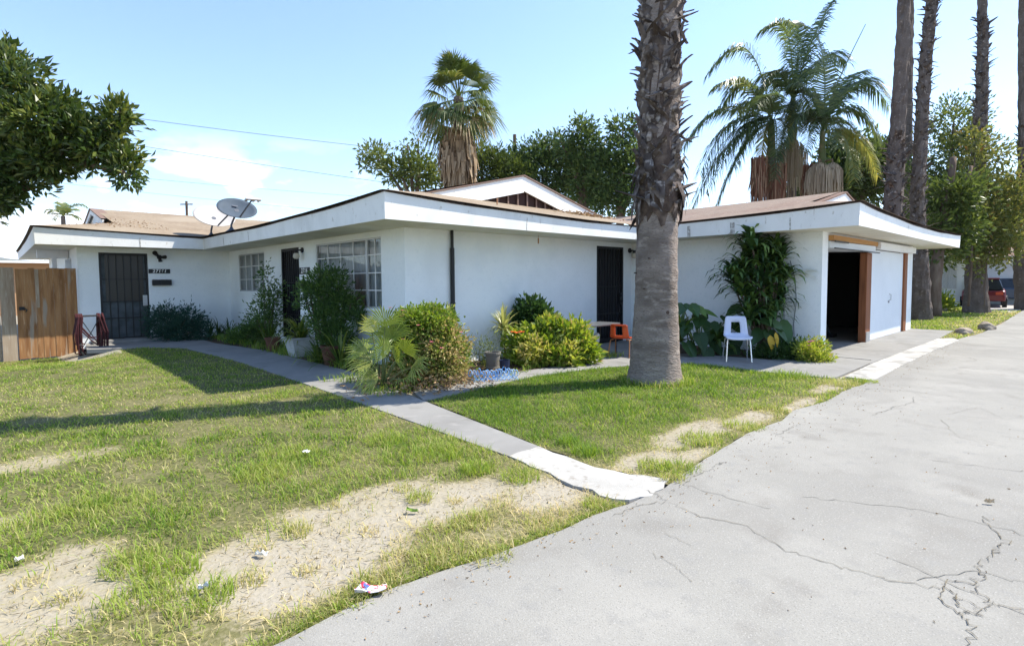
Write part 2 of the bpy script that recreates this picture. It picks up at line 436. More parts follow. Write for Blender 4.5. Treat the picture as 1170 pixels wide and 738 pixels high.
def shingles():
    m = mat('roof_shingles', (0.265, 0.215, 0.158), 0.95, 0.1, noise=[(1.1, (0.22, 0.17, 0.122), 0.42, 0.68), (9, (0.34, 0.27, 0.195), 0.52, 0.75), (40, (0.17, 0.125, 0.09), 0.54, 0.72), (0.6, (0.30, 0.25, 0.19), .5, .65)], bump=(70, 0.6, 0.01))
    return m
M['shingle'] = shingles()
M['shingle_grey'] = mat('roof_shingles_greyed', (0.245, 0.195, 0.16), 0.95, 0.1, noise=[(1.1, (0.215, 0.155, 0.125), 0.42, 0.68), (9, (0.33, 0.255, 0.205), 0.52, 0.75), (60, (0.17, 0.12, 0.095), 0.56, 0.74)], bump=(70, 0.6, 0.01))
M['shingle_dark'] = mat('roof_shingles_brown', (0.21, 0.15, 0.125), 0.95, 0.1, noise=[(2, (0.19, 0.12, 0.095), 0.42, 0.68), (40, (0.29, 0.20, 0.155), 0.55, 0.75)], bump=(70, 0.6, 0.01))

def plank_mat():
    m = mat('weathered_fence_board', (0.36, 0.19, 0.085), 0.85, 0.15, noise=[(2.0, (0.22, 0.105, 0.045), 0.42, 0.66), (7, (0.42, 0.26, 0.14), 0.55, 0.75), (1.3, (0.34, 0.27, 0.205), 0.58, 0.66)], bump=(30, 0.4, 0.006), stretch=(5, 5, 0.5))
    return m
M['plank'] = plank_mat()
M['plank_grey'] = mat('grey_fence_board', (0.38, 0.30, 0.22), 0.9, 0.1, noise=[(2.5, (0.28, 0.20, 0.135), 0.42, 0.66), (9, (0.45, 0.38, 0.30), 0.55, 0.75)], bump=(30, 0.4, 0.006), stretch=(5, 5, 0.5))

# ------------------------------------------------------------------ ground, paving
def sheet(name, pts, z, m, parent=None, kind='structure', step=0.0):
    b = MB()
    n_ = len(pts)
    if sum(pts[i][0] * pts[(i + 1) % n_][1] - pts[(i + 1) % n_][0] * pts[i][1] for i in range(n_)) < 0: pts = pts[::-1]
    b.raw([(x, y, z) for x, y in pts] + [(x, y, z - .09) for x, y in pts], [tuple(range(n_))] + [(i, n_ + i, n_ + (i + 1) % n_, (i + 1) % n_) for i in range(n_)])
    o = b.build(name, m, parent)
    if parent is None and kind: o['kind'] = kind
    return o

EDGE = [(-30, 2.5), (-6, 2.5), (-1.5, 2.42), (0.2, 2.30), (0.8, 2.26), (1.15, 2.29), (1.49, 2.26), (1.9, 2.19), (2.39, 2.12), (2.7, 2.13), (3.0, 2.07), (3.39, 2.06), (3.8, 2.13), (4.14, 2.14), (4.7, 2.20),
        (5.3, 2.24), (5.9, 2.20), (6.51, 2.28), (7.3, 2.17), (8.0, 2.20), (8.9, 2.17)]
EDGE_FAR = [(9.3, 2.22), (16.7, 2.22), (17.0, 2.18), (19.0, 2.0), (22.9, 1.92), (26, 1.98), (29.8, 2.04), (32, 2.06), (34, 2.1), (120, 2.1)]
def dip(u, v):
    """the lawn falls away a little towards the fence corner"""
    u = np.asarray(u, float); v = np.asarray(v, float)
    a = np.clip((v - 12.5) / 4.0, 0, 1); b = np.clip((2.3 - u) / 1.1, 0, 1)
    return -0.29 * a * a * (3 - 2 * a) * b * b * (3 - 2 * b)
def edge_v(u):
    P = EDGE + EDGE_FAR
    return np.interp(u, [p[0] for p in P], [p[1] for p in P]) + 0.05 * (fnoise(np.asarray(u, float) * 2.6, np.zeros_like(np.asarray(u, float)), 5) - 0.5)

gb = MB()
gx = np.array([-4000, -600, -120, -40, -20, -8, -6, -2, 1.0, 2.0, 4, 10, 12, 13.5, 18, 20, 22, 30, 45, 80, 160, 700, 4500.])
gxx, gyy = np.meshgrid(gx, gx, indexing='ij')
n = len(gx)
idx = np.arange(n * n).reshape(n, n)
gb.raw(np.stack([gxx.ravel(), gyy.ravel(), np.where((gxx > -7) & (gxx < 1.5) & (gyy > 12.5) & (gyy < 19), -0.30, -0.012).ravel()], 1), np.stack([idx[:-1, :-1].ravel(), idx[1:, :-1].ravel(), idx[1:, 1:].ravel(), idx[:-1, 1:].ravel()], 1))
o = gb.build('ground', M['soil']); o['kind'] = 'structure'

# driveway: one asphalt sheet with a ragged left edge, running away along the garages
us = np.concatenate([np.arange(-30, 0, 1.0), np.arange(0, 10, 0.06), np.arange(10, 40, 0.5), np.arange(40, 121, 8)])
db = MB()
left = [(u, float(edge_v(u))) for u in us]
rows = []
for (u, v) in left:
    rows += [(u, v, -0.02), (u, v - 0.015, 0.022), (u, 1.0, 0.024), (u, -9.0, 0.0)]
k = len(us)
fa = []
for i in range(k - 1):
    for j in range(3):
        a = i * 4 + j
        fa.append((a, a + 1, a + 5, a + 4))
db.raw(rows, [q[::-1] for q in fa])
driveway = db.build('driveway', M['asphalt']); driveway['kind'] = 'structure'

def ribbon(b, pts, w, z, jit=0.03, sub=7, seed=1):
    rr = np.random.default_rng(seed)
    p = [np.array(q, float) for q in pts]
    path = []
    for i in range(len(p) - 1):
        for t in np.linspace(0, 1, sub, endpoint=False):
            path.append(p[i] * (1 - t) + p[i + 1] * t)
    path.append(p[-1])
    path = np.array(path)
    path[1:-1] += rr.normal(0, jit, (len(path) - 2, 2))
    d = np.gradient(path, axis=0); d = unit(d); nrm = np.stack([-d[:, 1], d[:, 0]], 1)
    ww = w * (0.35 + 1.0 * rr.random(len(path)))[:, None] * 0.5
    a = path + nrm * ww; c = path - nrm * ww
    v = np.concatenate([np.c_[a, np.full(len(a), z)], np.c_[c, np.full(len(c), z)]])
    m = len(a)
    b.raw(v, [(i, m + i, m + i + 1, i + 1) for i in range(m - 1)])
def px_line(pts):
    return [tuple(G(*p, 0.02)[:2]) for p in pts]
def crack(pts, w, seed, jit=0.012):
    b = MB(); ribbon(b, px_line(pts), w * .5, 0.0275, jit, 7, seed)
    return b.build('crack', M['crack'], driveway)
crack([(700, 590), (730, 578), (760, 573), (800, 590), (850, 601), (900, 630), (960, 648), (1010, 662), (1075, 674)], 0.009, 1)
crack([(1122, 590), (1130, 603), (1150, 619), (1140, 627), (1137, 634), (1120, 640), (1118, 655), (1125, 660), (1110, 668), (1080, 663), (1075, 675), (1082, 692), (1098, 703), (1112, 716), (1105, 738)], 0.012, 2)
crack([(1106, 667), (1128, 684), (1131, 695), (1116, 703), (1100, 700), (1092, 683), (1078, 672)], 0.010, 3)
crack([(1131, 690), (1150, 694), (1190, 696)], 0.005, 4)
crack([(760, 610), (790, 625)], 0.004, 5)
crack([(745, 632), (775, 650), (790, 664)], 0.004, 6)
crack([(1075, 480), (1095, 500), (1150, 512)], 0.006, 7)
crack([(1080, 474), (1120, 466), (1145, 478), (1170, 480)], 0.006, 8)
crack([(740, 560), (762, 572)], 0.008, 9)
crack([(1092, 683), (1112, 690), (1116, 703)], 0.008, 10)

M['hairline'] = mat('hairline_crack', (0.20, 0.192, 0.172), 0.95, 0.1)
rh = random.Random(21)
for k in range(15):                                     # faint hairlines all over the old asphalt
    u_, v_ = rh.uniform(1.5, 13), rh.uniform(-1.8, 1.9)
    a_ = rh.uniform(0, 6.28); pl_ = [(u_, v_)]
    for j in range(rh.randint(3, 7)):
        a_ += rh.uniform(-.7, .7); st_ = rh.uniform(.12, .38)
        pl_.append((pl_[-1][0] + st_ * math.cos(a_), min(pl_[-1][1] + st_ * math.sin(a_), 2.0)))
    b = MB(); ribbon(b, pl_, .0035 + .0004 * u_, 0.0272, .012, 6, 50 + k); b.build('crack', M['hairline'], driveway)
# concrete walks
walk_main = [(3.12, 3.34), (3.50, 3.36), (3.86, 5.75), (4.06, 7.0), (4.28, 8.5), (4.30, 12.5), (3.95, 14.9), (4.0, 17.25), (1.65, 17.25), (1.5, 15.6), (2.6, 15.0), (3.15, 14.2), (3.32, 11.0), (3.28, 8.0), (3.2, 5.5)]
sheet('footpath', walk_main, 0.022, M['concrete'])
sheet('path_apron', [(3.0, 2.17), (3.06, 2.09), (3.15, 2.07), (3.22, 2.02), (3.31, 2.05), (3.40, 2.04), (3.50, 2.09), (3.62, 2.11), (3.56, 2.19), (3.53, 2.30), (3.47, 2.37), (3.45, 2.52), (3.41, 2.66), (3.43, 2.82), (3.46, 2.99), (3.45, 3.14), (3.50, 3.355), (3.38, 3.345), (3.24, 3.36), (3.12, 3.335), (3.10, 3.15), (3.06, 3.02), (3.07, 2.84), (3.02, 2.70), (2.99, 2.52), (3.03, 2.38), (2.98, 2.28)], 0.024, M['pale_concrete'])
sheet('house_walkway', [(3.88, 5.72), (4.37, 5.72), (5.09, 5.84), (5.88, 5.93), (6.62, 5.86), (7.53, 5.68), (8.7, 5.2), (9.05, 4.6), (9.0, 3.9), (8.95, 3.3), (9.1, 2.6), (9.25, 2.60), (11.0, 2.62), (11.55, 2.65), (11.62, 3.5), (10.4, 4.0), (10.2, 5.4), (9.7, 6.2), (11.3, 6.9), (11.3, 7.9), (10.0, 7.9), (8.8, 6.5), (7.3, 6.3), (6.0, 6.45), (5.2, 6.4), (4.1, 6.3)], 0.018, M['concrete'])
sheet('garage_apron', [(11.0, 2.60), (16.9, 2.52), (19.6, 2.6), (19.6, 3.62), (11.64, 3.62), (11.57, 2.7)], 0.025, M['concrete'])
sheet('gutter_strip', [(9.30, 2.50), (9.2, 2.12), (11.0, 2.15), (14.0, 2.16), (16.6, 2.10), (17.2, 2.3), (16.75, 2.52), (13, 2.56), (11.0, 2.57)], 0.031, M['worn_strip'])
sheet('bed_along_house', [(4.31, 8.5), (4.07, 7.0), (4.03, 6.42), (5.2, 6.50), (6.0, 6.53), (7.3, 6.38), (8.8, 6.58), (9.6, 7.9), (5.06, 7.94), (5.05, 17.25), (4.02, 17.25), (3.98, 14.9), (4.31, 12.5)], 0.008, M['mulch'])
sheet('bed_by_garage', [(10.22, 5.4), (10.42, 4.0), (11.6, 3.52), (11.66, 7.9), (11.32, 7.9), (11.3, 6.9), (9.8, 6.25)], 0.008, M['mulch'])
sheet('side_road', [(31.6, 2.2), (31.9, 3.0), (33.3, 3.2), (36.5, 4.4), (40, 4.6), (40, 2.2)], 0.028, M['pale_concrete'])

# ------------------------------------------------------------------ lawns (blades are stuff)
BARE = [(0.0, 3.38, 0.50, 0.50), (-0.7, 3.1, 0.9, 0.6), (1.28, 3.02, 0.58, 0.44), (2.15, 3.0, 0.55, 0.30), (1.0, 2.75, 0.30, 0.30), (1.75, 3.35, 0.55, 0.22), (2.75, 2.6, 0.28, 0.26),
        (3.85, 2.48, 0.36, 0.20), (4.9, 2.62, 0.65, 0.20), (5.85, 2.45, 0.5, 0.17), (4.3, 2.28, .35, .09), (6.9, 2.34, 0.5, 0.10), (8.4, 2.42, 0.6, 0.14), (0.2, 6.0, 0.5, 0.22), (-0.4, 4.6, 0.5, 0.15)]
def bare(u, v):
    b = np.zeros_like(u)
    wob = 0.55 * (fnoise(u * 3.1, v * 3.1, 11) - 0.5)
    for i, (cu, cv, ru, rv) in enumerate(BARE):
        d = np.sqrt(((u - cu) / ru) ** 2 + ((v - cv) / rv) ** 2) + wob * 1.6
        wgt = 0.5 if i >= 13 else 1.0
        b = np.maximum(b, wgt * np.clip((1.25 - d) / 0.5, 0, 1))
    return np.clip(b * (0.55 + 0.9 * fnoise(u * 9, v * 9, 61)), 0, 1)
def dry(u, v):
    base = np.where(u > 3.55, 0.14, 0.44)
    edge = np.clip((3.3 - v) / 0.8, 0, 1) * np.where((u > 0.3) & (u < 10), 0.45, 0.2)
    far = np.where(u > 15, 0.32, 0)
    return base + edge + far + 0.55 * (fnoise(u * 1.3, v * 1.3, 21) - 0.5) + 0.35 * (fnoise(u * 5, v * 5, 31) - 0.5)

def inpoly(u, v, poly):
    ins = np.zeros(len(u), bool)
    j = len(poly) - 1
    for i in range(len(poly)):
        xi, yi = poly[i]; xj, yj = poly[j]
        c = ((yi > v) != (yj > v)) & (u < (xj - xi) * (v - yi) / (yj - yi + 1e-12) + xi)
        ins ^= c; j = i
    return ins
LAWN1 = [(-4, 2.2), (3.0, 2.0), (3.0, 2.5), (3.06, 2.9), (3.13, 3.34), (3.21, 5.5), (3.29, 8.0), (3.33, 11.0), (3.16, 14.2), (2.6, 15.0), (1.6, 15.7), (1.45, 17.2), (-5, 17.2)]
LAWN2 = [(3.53, 2.02), (9.25, 2.1), (9.2, 2.45), (9.05, 2.65), (8.92, 3.3), (8.97, 3.9), (9.02, 4.6), (8.68, 5.17), (7.53, 5.65), (6.62, 5.83), (5.88, 5.9), (5.09, 5.81), (4.3, 5.68), (3.9, 5.66), (3.52, 3.36), (3.44, 2.75), (3.49, 2.4)]
LAWN3 = [(17.0, 2.0), (33, 2.0), (33.2, 3.2), (36, 4.6), (36, 9), (19.7, 9), (19.6, 3.6), (19.6, 2.6), (16.9, 2.5)]
def lawn_base(name, poly, step):
    us_ = [p[0] for p in poly]; vs_ = [p[1] for p in poly]
    a = np.arange(min(us_), max(us_) + step, step); b = np.arange(min(vs_), max(vs_) + step, step)
    A, B = np.meshgrid(a, b, indexing='ij')
    cu = (A[:-1, :-1] + step / 2).ravel(); cv = (B[:-1, :-1] + step / 2).ravel()
    ok = inpoly(cu, cv, poly) & (cv > edge_v(cu) - 0.02)
    ix = np.arange(A.size).reshape(A.shape)
    f = np.stack([ix[:-1, :-1].ravel(), ix[1:, :-1].ravel(), ix[1:, 1:].ravel(), ix[:-1, 1:].ravel()], 1)[ok]
    u, v = A.ravel(), B.ravel()
    br = bare(u, v)
    zz = dip(u, v) + 0.006 + 0.012 * fnoise(u * 2, v * 2, 41) - 0.006 * br
    mb = MB(); mb.raw(np.stack([u, v, zz], 1), f, np.clip(br * 0.62 + 0.38 * np.clip(dry(u, v) + 0.5 * (0.45 - fnoise(u * 4.2, v * 4.2, 51)), 0, 1), 0, 1))
    o = mb.build(name, M['lawn_base'])
    o['kind'] = 'structure'
    return o
def lawn_base_mat():
    m = leaf_mat('shaded_thatch_and_soil', [(0, (0.06, 0.07, 0.024)), (0.3, (0.15, 0.14, 0.065)), (0.55, (0.285, 0.25, 0.17)), (1, (0.32, 0.29, 0.235))], 0.95, 0.0, 0.1)  # darkest tone puts the shade between grass blades into the thatch colour
    n = m.node_tree.nodes; l = m.node_tree.links
    a = [x for x in n if x.type == 'ATTRIBUTE'][0]; r = [x for x in n if x.type == 'VALTORGB'][0]
    tc = n.new('ShaderNodeTexCoord'); t = n.new('ShaderNodeTexNoise'); t.inputs['Scale'].default_value = 35; t.inputs['Detail'].default_value = 6
    l.new(tc.outputs['Object'], t.inputs['Vector'])
    mr = n.new('ShaderNodeMapRange'); mr.inputs['From Min'].default_value = 0.3; mr.inputs['From Max'].default_value = 0.7
    mr.inputs['To Min'].default_value = -0.16; mr.inputs['To Max'].default_value = 0.16
    l.new(t.outputs['Fac'], mr.inputs['Value'])
    ad = n.new('ShaderNodeMath'); ad.operation = 'ADD'
    l.new(a.outputs['Fac'], ad.inputs[0]); l.new(mr.outputs['Result'], ad.inputs[1]); l.new(ad.outputs[0], r.inputs['Fac'])
    bp = n.new('ShaderNodeBump'); bp.inputs['Strength'].default_value = 0.7; bp.inputs['Distance'].default_value = 0.012
    l.new(t.outputs['Fac'], bp.inputs['Height']); l.new(bp.outputs['Normal'], n['Principled BSDF'].inputs['Normal'])
    return m
M['lawn_base'] = lawn_base_mat()
lawn_base('lawn_soil', LAWN1, 0.07)
lawn_base('lawn_soil', LAWN2, 0.07)
lawn_base('lawn_soil', LAWN3, 0.3)

def blades(mb, u, v, L, W, tint, lean, seed, z0=0.0):
    rr = np.random.default_rng(seed)
    n_ = len(u)
    az = rr.random(n_) * 2 * np.pi
    dx, dy = np.cos(az), np.sin(az)
    a2 = az + np.pi / 2 + rr.normal(0, .5, n_)
    wx, wy = np.cos(a2) * W / 2, np.sin(a2) * W / 2
    z = np.full(n_, z0) + dip(u, v)
    lx = L * lean
    h = L * np.sqrt(np.clip(1 - lean ** 2, 0.05, 1))
    p0 = np.stack([u - wx, v - wy, z], 1); p1 = np.stack([u + wx, v + wy, z], 1)
    m0 = np.stack([u + dx * lx * .38 - wx * .8, v + dy * lx * .38 - wy * .8, z + h * .62], 1)
    m1 = np.stack([u + dx * lx * .38 + wx * .8, v + dy * lx * .38 + wy * .8, z + h * .62], 1)
    tp = np.stack([u + dx * lx, v + dy * lx, z + h * .92], 1)
    V = np.stack([p0, p1, m1, m0, tp], 1).reshape(-1, 3)
    b = np.arange(n_) * 5
    mb.raw(V, np.concatenate([np.stack([b, b + 1, b + 2], 1), np.stack([b, b + 2, b + 3], 1), np.stack([b + 3, b + 2, b + 4], 1)]), np.repeat(tint, 5))

def sow(mb, poly, dens, box, Lr, Wr, seed, long_amt=1.0, over=0.0):
    rr = np.random.default_rng(seed)
    u0, u1, v0, v1 = box
    n_ = int(dens * (u1 - u0) * (v1 - v0))
    u = u0 + rr.random(n_) * (u1 - u0); v = v0 + rr.random(n_) * (v1 - v0)
    # tuft: pull a share of the blades to clump centres
    k = inpoly(u, v, poly) & (v > edge_v(u) + 0.0 + rr.normal(0, 0.02, n_))
    u, v = u[k], v[k]
    b = bare(u, v); d = dry(u, v)
    cl = fnoise(u * 4.2, v * 4.2, 51)
    keep = rr.random(len(u)) < np.clip(1 - b * 1.0, 0.045, 1) * np.clip(1.75 * cl - 0.05 + 0.25 * (u > 3.5), 0.12, 1.1)
    u, v, b, d, cl = u[keep], v[keep], b[keep], d[keep], cl[keep]
    fr = rr.random(len(u))
    L = (Lr[0] + (Lr[1] - Lr[0]) * fr) * (0.55 + 0.9 * cl * long_amt)
    W = Wr[0] + (Wr[1] - Wr[0]) * rr.random(len(u))
    t = np.clip(d + rr.normal(0, 0.24, len(u)) + 0.25 * b + (0.45 - cl) * 0.5, 0, 1)
    lean = np.clip(0.35 + 0.5 * rr.random(len(u)) + 0.25 * t, 0.1, 0.97)
    blades(mb, u, v, L, W, t, lean, seed + 1)

g1 = MB()
sow(g1, LAWN1, 4600, (-1.6, 3.3, 1.9, 3.3), (0.03, 0.10), (0.003, 0.0065), 101)
sow(g1, LAWN1, 3600, (-1.6, 3.4, 3.3, 4.6), (0.03, 0.11), (0.0035, 0.008), 102)
sow(g1, LAWN1, 2100, (-2.6, 3.4, 4.6, 7.5), (0.03, 0.09), (0.005, 0.011), 103)
sow(g1, LAWN1, 1300, (-4.8, 3.4, 7.5, 17.2), (0.03, 0.07), (0.007, 0.013), 104)
# coarse tufts of longer blades
def tufts(mb, spots, seed):
    rr = np.random.default_rng(seed)
    for (u, v, r, n_, L, t) in spots:
        a = rr.random(n_) * 6.283; q = r * np.sqrt(rr.random(n_))
        uu = u + q * np.cos(a); vv = v + q * np.sin(a)
        blades(mb, uu, vv, L * (0.5 + 0.7 * rr.random(n_)), 0.0035 + 0.004 * rr.random(n_), np.clip(t + rr.normal(0, .15, n_), 0, 1), 0.35 + 0.55 * rr.random(n_), seed + int(u * 100))
tf = []
rr = np.random.default_rng(5)
for (px, py, r, n_, L, t) in [(500, 522, .22, 700, .12, .18), (545, 540, .14, 420, .12, .18), (595, 548, .15, 420, .10, .25), (440, 505, .2, 450, .12, .25), (330, 520, .25, 600, .12, .3), (300, 545, .22, 600, .12, .3),
                          (190, 660, .16, 420, .12, .22), (230, 690, .15, 420, .11, .25), (150, 650, .14, 350, .11, .3), (160, 690, .15, 400, .11, .3), (340, 610, .10, 160, .09, .5), (480, 572, .10, 200, .09, .4), (680, 580, .09, 240, .09, .35),
                          (430, 670, .13, 330, .10, .5), (500, 640, .14, 330, .10, .45), (540, 600, .13, 330, .09, .5), (560, 640, .12, 260, .08, .45), (400, 690, .10, 220, .08, .4), (300, 628, .06, 60, .06, .7), (420, 610, .07, 70, .06, .75), (380, 580, .06, 70, .06, .6), (520, 575, .06, 60, .06, .7), (450, 640, .08, 90, .06, .6), (350, 655, .07, 80, .06, .7), (290, 665, .08, 100, .07, .6), (70, 690, .08, 90, .07, .6), (30, 670, .07, 70, .06, .7), (460, 560, .08, 100, .07, .5), (620, 605, .12, 240, .08, .5), (60, 600, .3, 700, .10, .3), (120, 580, .3, 700, .10, .35)]:
    g = G(px, py)
    tf.append((g.x, g.y, r, n_, L, t))
tf = [(a_, b_, r_, int(n_ * .8), L_, min(1, t_ + .16)) for (a_, b_, r_, n_, L_, t_) in tf]
tufts(g1, tf, 300)
o = g1.build('lawn_grass', M['grass']); tag(o, kind='stuff')
g2 = MB()
sow(g2, LAWN2, 4200, (3.4, 6.0, 2.0, 3.2), (0.025, 0.085), (0.003, 0.006), 105)
sow(g2, LAWN2, 2900, (3.4, 6.2, 3.2, 5.9), (0.04, 0.10), (0.004, 0.008), 106)
sow(g2, LAWN2, 2200, (6.0, 9.4, 2.0, 5.9), (0.04, 0.10), (0.005, 0.010), 107)
tf = []
for (px, py, r, n_, L, t) in [(668, 520, .12, 300, .13, .15), (748, 536, .13, 260, .10, .45), (775, 538, .16, 380, .10, .4), (768, 550, .10, 220, .09, .6), (800, 505, .2, 400, .11, .45), (850, 490, .2, 360, .10, .5), (650, 508, .1, 260, .12, .1), (960, 440, .25, 500, .10, .6), (880, 470, .2, 300, .08, .6), (990, 438, .14, 260, .09, .35), (900, 430, .3, 500, .12, .2)]:
    g = G(px, py)
    tf.append((g.x, g.y, r, n_, L, t))
tufts(g2, tf, 320)
# grass collar round the foot of the palm
a = rng.random(900) * 6.283; q = 0.40 + 0.15 * rng.random(900)
blades(g2, 7.01 + q * np.cos(a), 4.36 + q * np.sin(a), 0.08 + 0.09 * rng.random(900), 0.006 + 0.004 * rng.random(900), np.clip(0.3 + 0.25 * rng.normal(size=900), 0, 1), 0.2 + 0.5 * rng.random(900), 77)
o = g2.build('lawn_grass', M['grass']); tag(o, kind='stuff')
g3 = MB()
sow(g3, LAWN3, 420, (16.8, 26, 1.9, 7), (0.05, 0.11), (0.015, 0.025), 108)
sow(g3, LAWN3, 200, (26, 36, 1.9, 9), (0.06, 0.12), (0.03, 0.045), 109)
o = g3.build('lawn_grass', M['grass']); tag(o, kind='stuff')
# weeds straying over the bed and walk edges, and along the asphalt edge
g4 = MB()
u = rng.uniform(3.5, 9, 5000); v = rng.uniform(6.2, 7.9, 5000); k = (fnoise(u * 2, v * 2, 3) > 0.5)
blades(g4, u[k], v[k], 0.08 + .12 * rng.random(k.sum()), 0.006 + .006 * rng.random(k.sum()), np.clip(.25 + .2 * rng.normal(size=k.sum()), 0, 1), .2 + .5 * rng.random(k.sum()), 9)
u = rng.uniform(4.2, 5.0, 2600); v = rng.uniform(8, 16.5, 2600); k = (fnoise(u * 2, v * 2, 4) > 0.45)
blades(g4, u[k], v[k], 0.1 + .16 * rng.random(k.sum()), 0.007 + .007 * rng.random(k.sum()), np.clip(.2 + .2 * rng.normal(size=k.sum()), 0, 1), .2 + .6 * rng.random(k.sum()), 19)
u = rng.uniform(0.3, 3.0, 4200); v = edge_v(u) + np.abs(rng.normal(0, .035, 4200))
blades(g4, u, v, 0.02 + .04 * rng.random(4200), 0.002 + .003 * rng.random(4200), np.clip(.38 + .2 * rng.normal(size=4200), 0, 1), .3 + .6 * rng.random(4200), 29)
o = g4.build('weeds', M['grass']); tag(o, kind='stuff')

# ------------------------------------------------------------------ hills far away
hb = MB()
hp = []
for k in range(60):
    a = R(-115 + 3.3 * k)                    # bearing clockwise from the camera's forward direction
    d = 5200
    dirv = Vector((math.sin(YAW + a), math.cos(YAW + a), 0))
    b = math.degrees(a)
    h = 560 * math.exp(-((b + 58) / 13) ** 2) + 130 * math.exp(-((b + 15) / 40) ** 2) + 60 * vnoise(np.array([k * .6]), np.array([0.]), 8)[0] + 20
    hp.append((dirv * d + Vector((0, 0, -5)), dirv * (d + 900) + Vector((0, 0, h * 0.6)), dirv * (d + 2000) + Vector((0, 0, h)), dirv * (d + 3000) + Vector((0, 0, -5))))
hv = [tuple(p) for q in hp for p in q]
hf = []
for k in range(59):
    for j in range(3):
        a = k * 4 + j
        hf.append((a, a + 4, a + 5, a + 1))
hb.raw(hv, hf)
M['hill'] = mat('hill_chaparral', (0.09, 0.10, 0.06), 0.95, 0.1, noise=(0.004, (0.14, 0.13, 0.08), 0.4, 0.7))
o = hb.build('hills', M['hill'], smooth=True); o['kind'] = 'structure'

# ------------------------------------------------------------------ the white house
house = thing('apartment_house', 'long white stucco single storey house with shingled low roof behind the lawn', 'house', (5.06, 7.95, 0))
WB, WC, WD, WE, WA = 5.06, 7.95, 11.68, 3.59, 17.3
ZS = 2.417
def wall_grid(b, org, du, length, z0, z1, holes, depth, nin):
    """one wall face from org along du, cut by holes (s0,s1,za,zb), with reveals of depth along nin"""
    S = sorted(set([0, length] + [h[0] for h in holes] + [h[1] for h in holes]))
    Z = sorted(set([z0, z1] + [h[2] for h in holes] + [h[3] for h in holes]))
    P = lambda s, z, d=0: Vector(org) + Vector(du) * s + Vector((0, 0, z)) + Vector(nin) * d
    for i in range(len(S) - 1):
        for j in range(len(Z) - 1):
            cs, cz = (S[i] + S[i + 1]) / 2, (Z[j] + Z[j + 1]) / 2
            if any(h[0] < cs < h[1] and h[2] < cz < h[3] for h in holes): continue
            b.quad(P(S[i], Z[j]), P(S[i + 1], Z[j]), P(S[i + 1], Z[j + 1]), P(S[i], Z[j + 1]))
    for h in holes:
        s0, s1, za, zb = h
        b.quad(P(s0, za), P(s0, za, depth), P(s0, zb, depth), P(s0, zb))
        b.quad(P(s1, za), P(s1, zb), P(s1, zb, depth), P(s1, za, depth))
        b.quad(P(s0, zb), P(s0, zb, depth), P(s1, zb, depth), P(s1, zb))
        if za > 0.05: b.quad(P(s0, za), P(s1, za), P(s1, za, depth), P(s0, za, depth))
b = MB()
# wall A (door on the left), left side wall, wall B (windows), wall C, wall D, wall E (garages), backs
wall_grid(b, (1.56, WA, 0), (1, 0, 0), WB - 1.56, -0.35, ZS, [(0.43, 1.48, -0.05, 2.30)], 0.14, (0, 1, 0))
wall_grid(b, (1.56, 26.2, 0), (0, -1, 0), 26.2 - WA, -0.35, ZS, [(5.9, 7.6, 1.15, 2.2)], 0.14, (1, 0, 0))
HB = [(8.72, 11.44, 1.02, 2.31), (12.32, 13.38, -0.05, 2.30), (14.49, 16.50, 1.27, 2.29)]
wall_grid(b, (WB, WA, 0), (0, -1, 0), WA - WC, -0.35, ZS, [(WA - h[1], WA - h[0], h[2], h[3]) for h in HB], 0.14, (1, 0, 0))
wall_grid(b, (WB, WC, 0), (1, 0, 0), WD - WB, -0.35, ZS, [(10.27 - WB, 11.34 - WB, -0.05, 2.31)], 0.14, (0, 1, 0))
wall_grid(b, (WD, WC, 0), (0, -1, 0), WC - WE, -0.35, ZS, [], 0.14, (1, 0, 0))
wall_grid(b, (WD, WE, 0), (1, 0, 0), 19.49 - WD, -0.35, ZS, [(12.01 - WD, 18.74 - WD, -0.05, 2.36)], 0.16, (0, 1, 0))
wall_grid(b, (19.49, WE, 0), (0, 1, 0), 9.5 - WE, -0.35, ZS, [], 0.1, (-1, 0, 0))
wall_grid(b, (19.49, 9.5, 0), (-1, 0, 0), 19.49 - 13.0, -0.35, ZS, [], 0.1, (0, -1, 0))
wall_grid(b, (13.0, 9.5, 0), (0, 1, 0), 26.2 - 9.5, -0.35, ZS, [], 0.1, (-1, 0, 0))
wall_grid(b, (13.0, 26.2, 0), (-1, 0, 0), 13.0 - 1.56, -0.35, ZS, [], 0.1, (0, -1, 0))
walls = b.build('wall', M['stucco'], house)

# eave outline
EAVE = [(0.75, 16.46), (4.19, 16.46), (4.19, 7.09), (10.87, 7.09), (10.87, 2.78), (21.38, 2.78), (21.38, 10.3), (13.8, 10.3), (13.8, 27.0), (0.75, 27.0)]
CORN = [(0.75, 16.46, 1), (4.19, 7.09, 1), (10.87, 2.78, 1), (21.38, 2.78, 0.9)]
def flare(u, v):
    h = 0
    for cu, cv, a in CORN:
        d = math.hypot(u - cu, v - cv)
        h = max(h, a * 0.15 * math.exp(-d / 2.9))
    return h
b = MB(); b.raw([(x, y, ZS) for x, y in EAVE], [tuple(range(len(EAVE) - 1, -1, -1))])
b.build('soffit', M['soffit'], house)

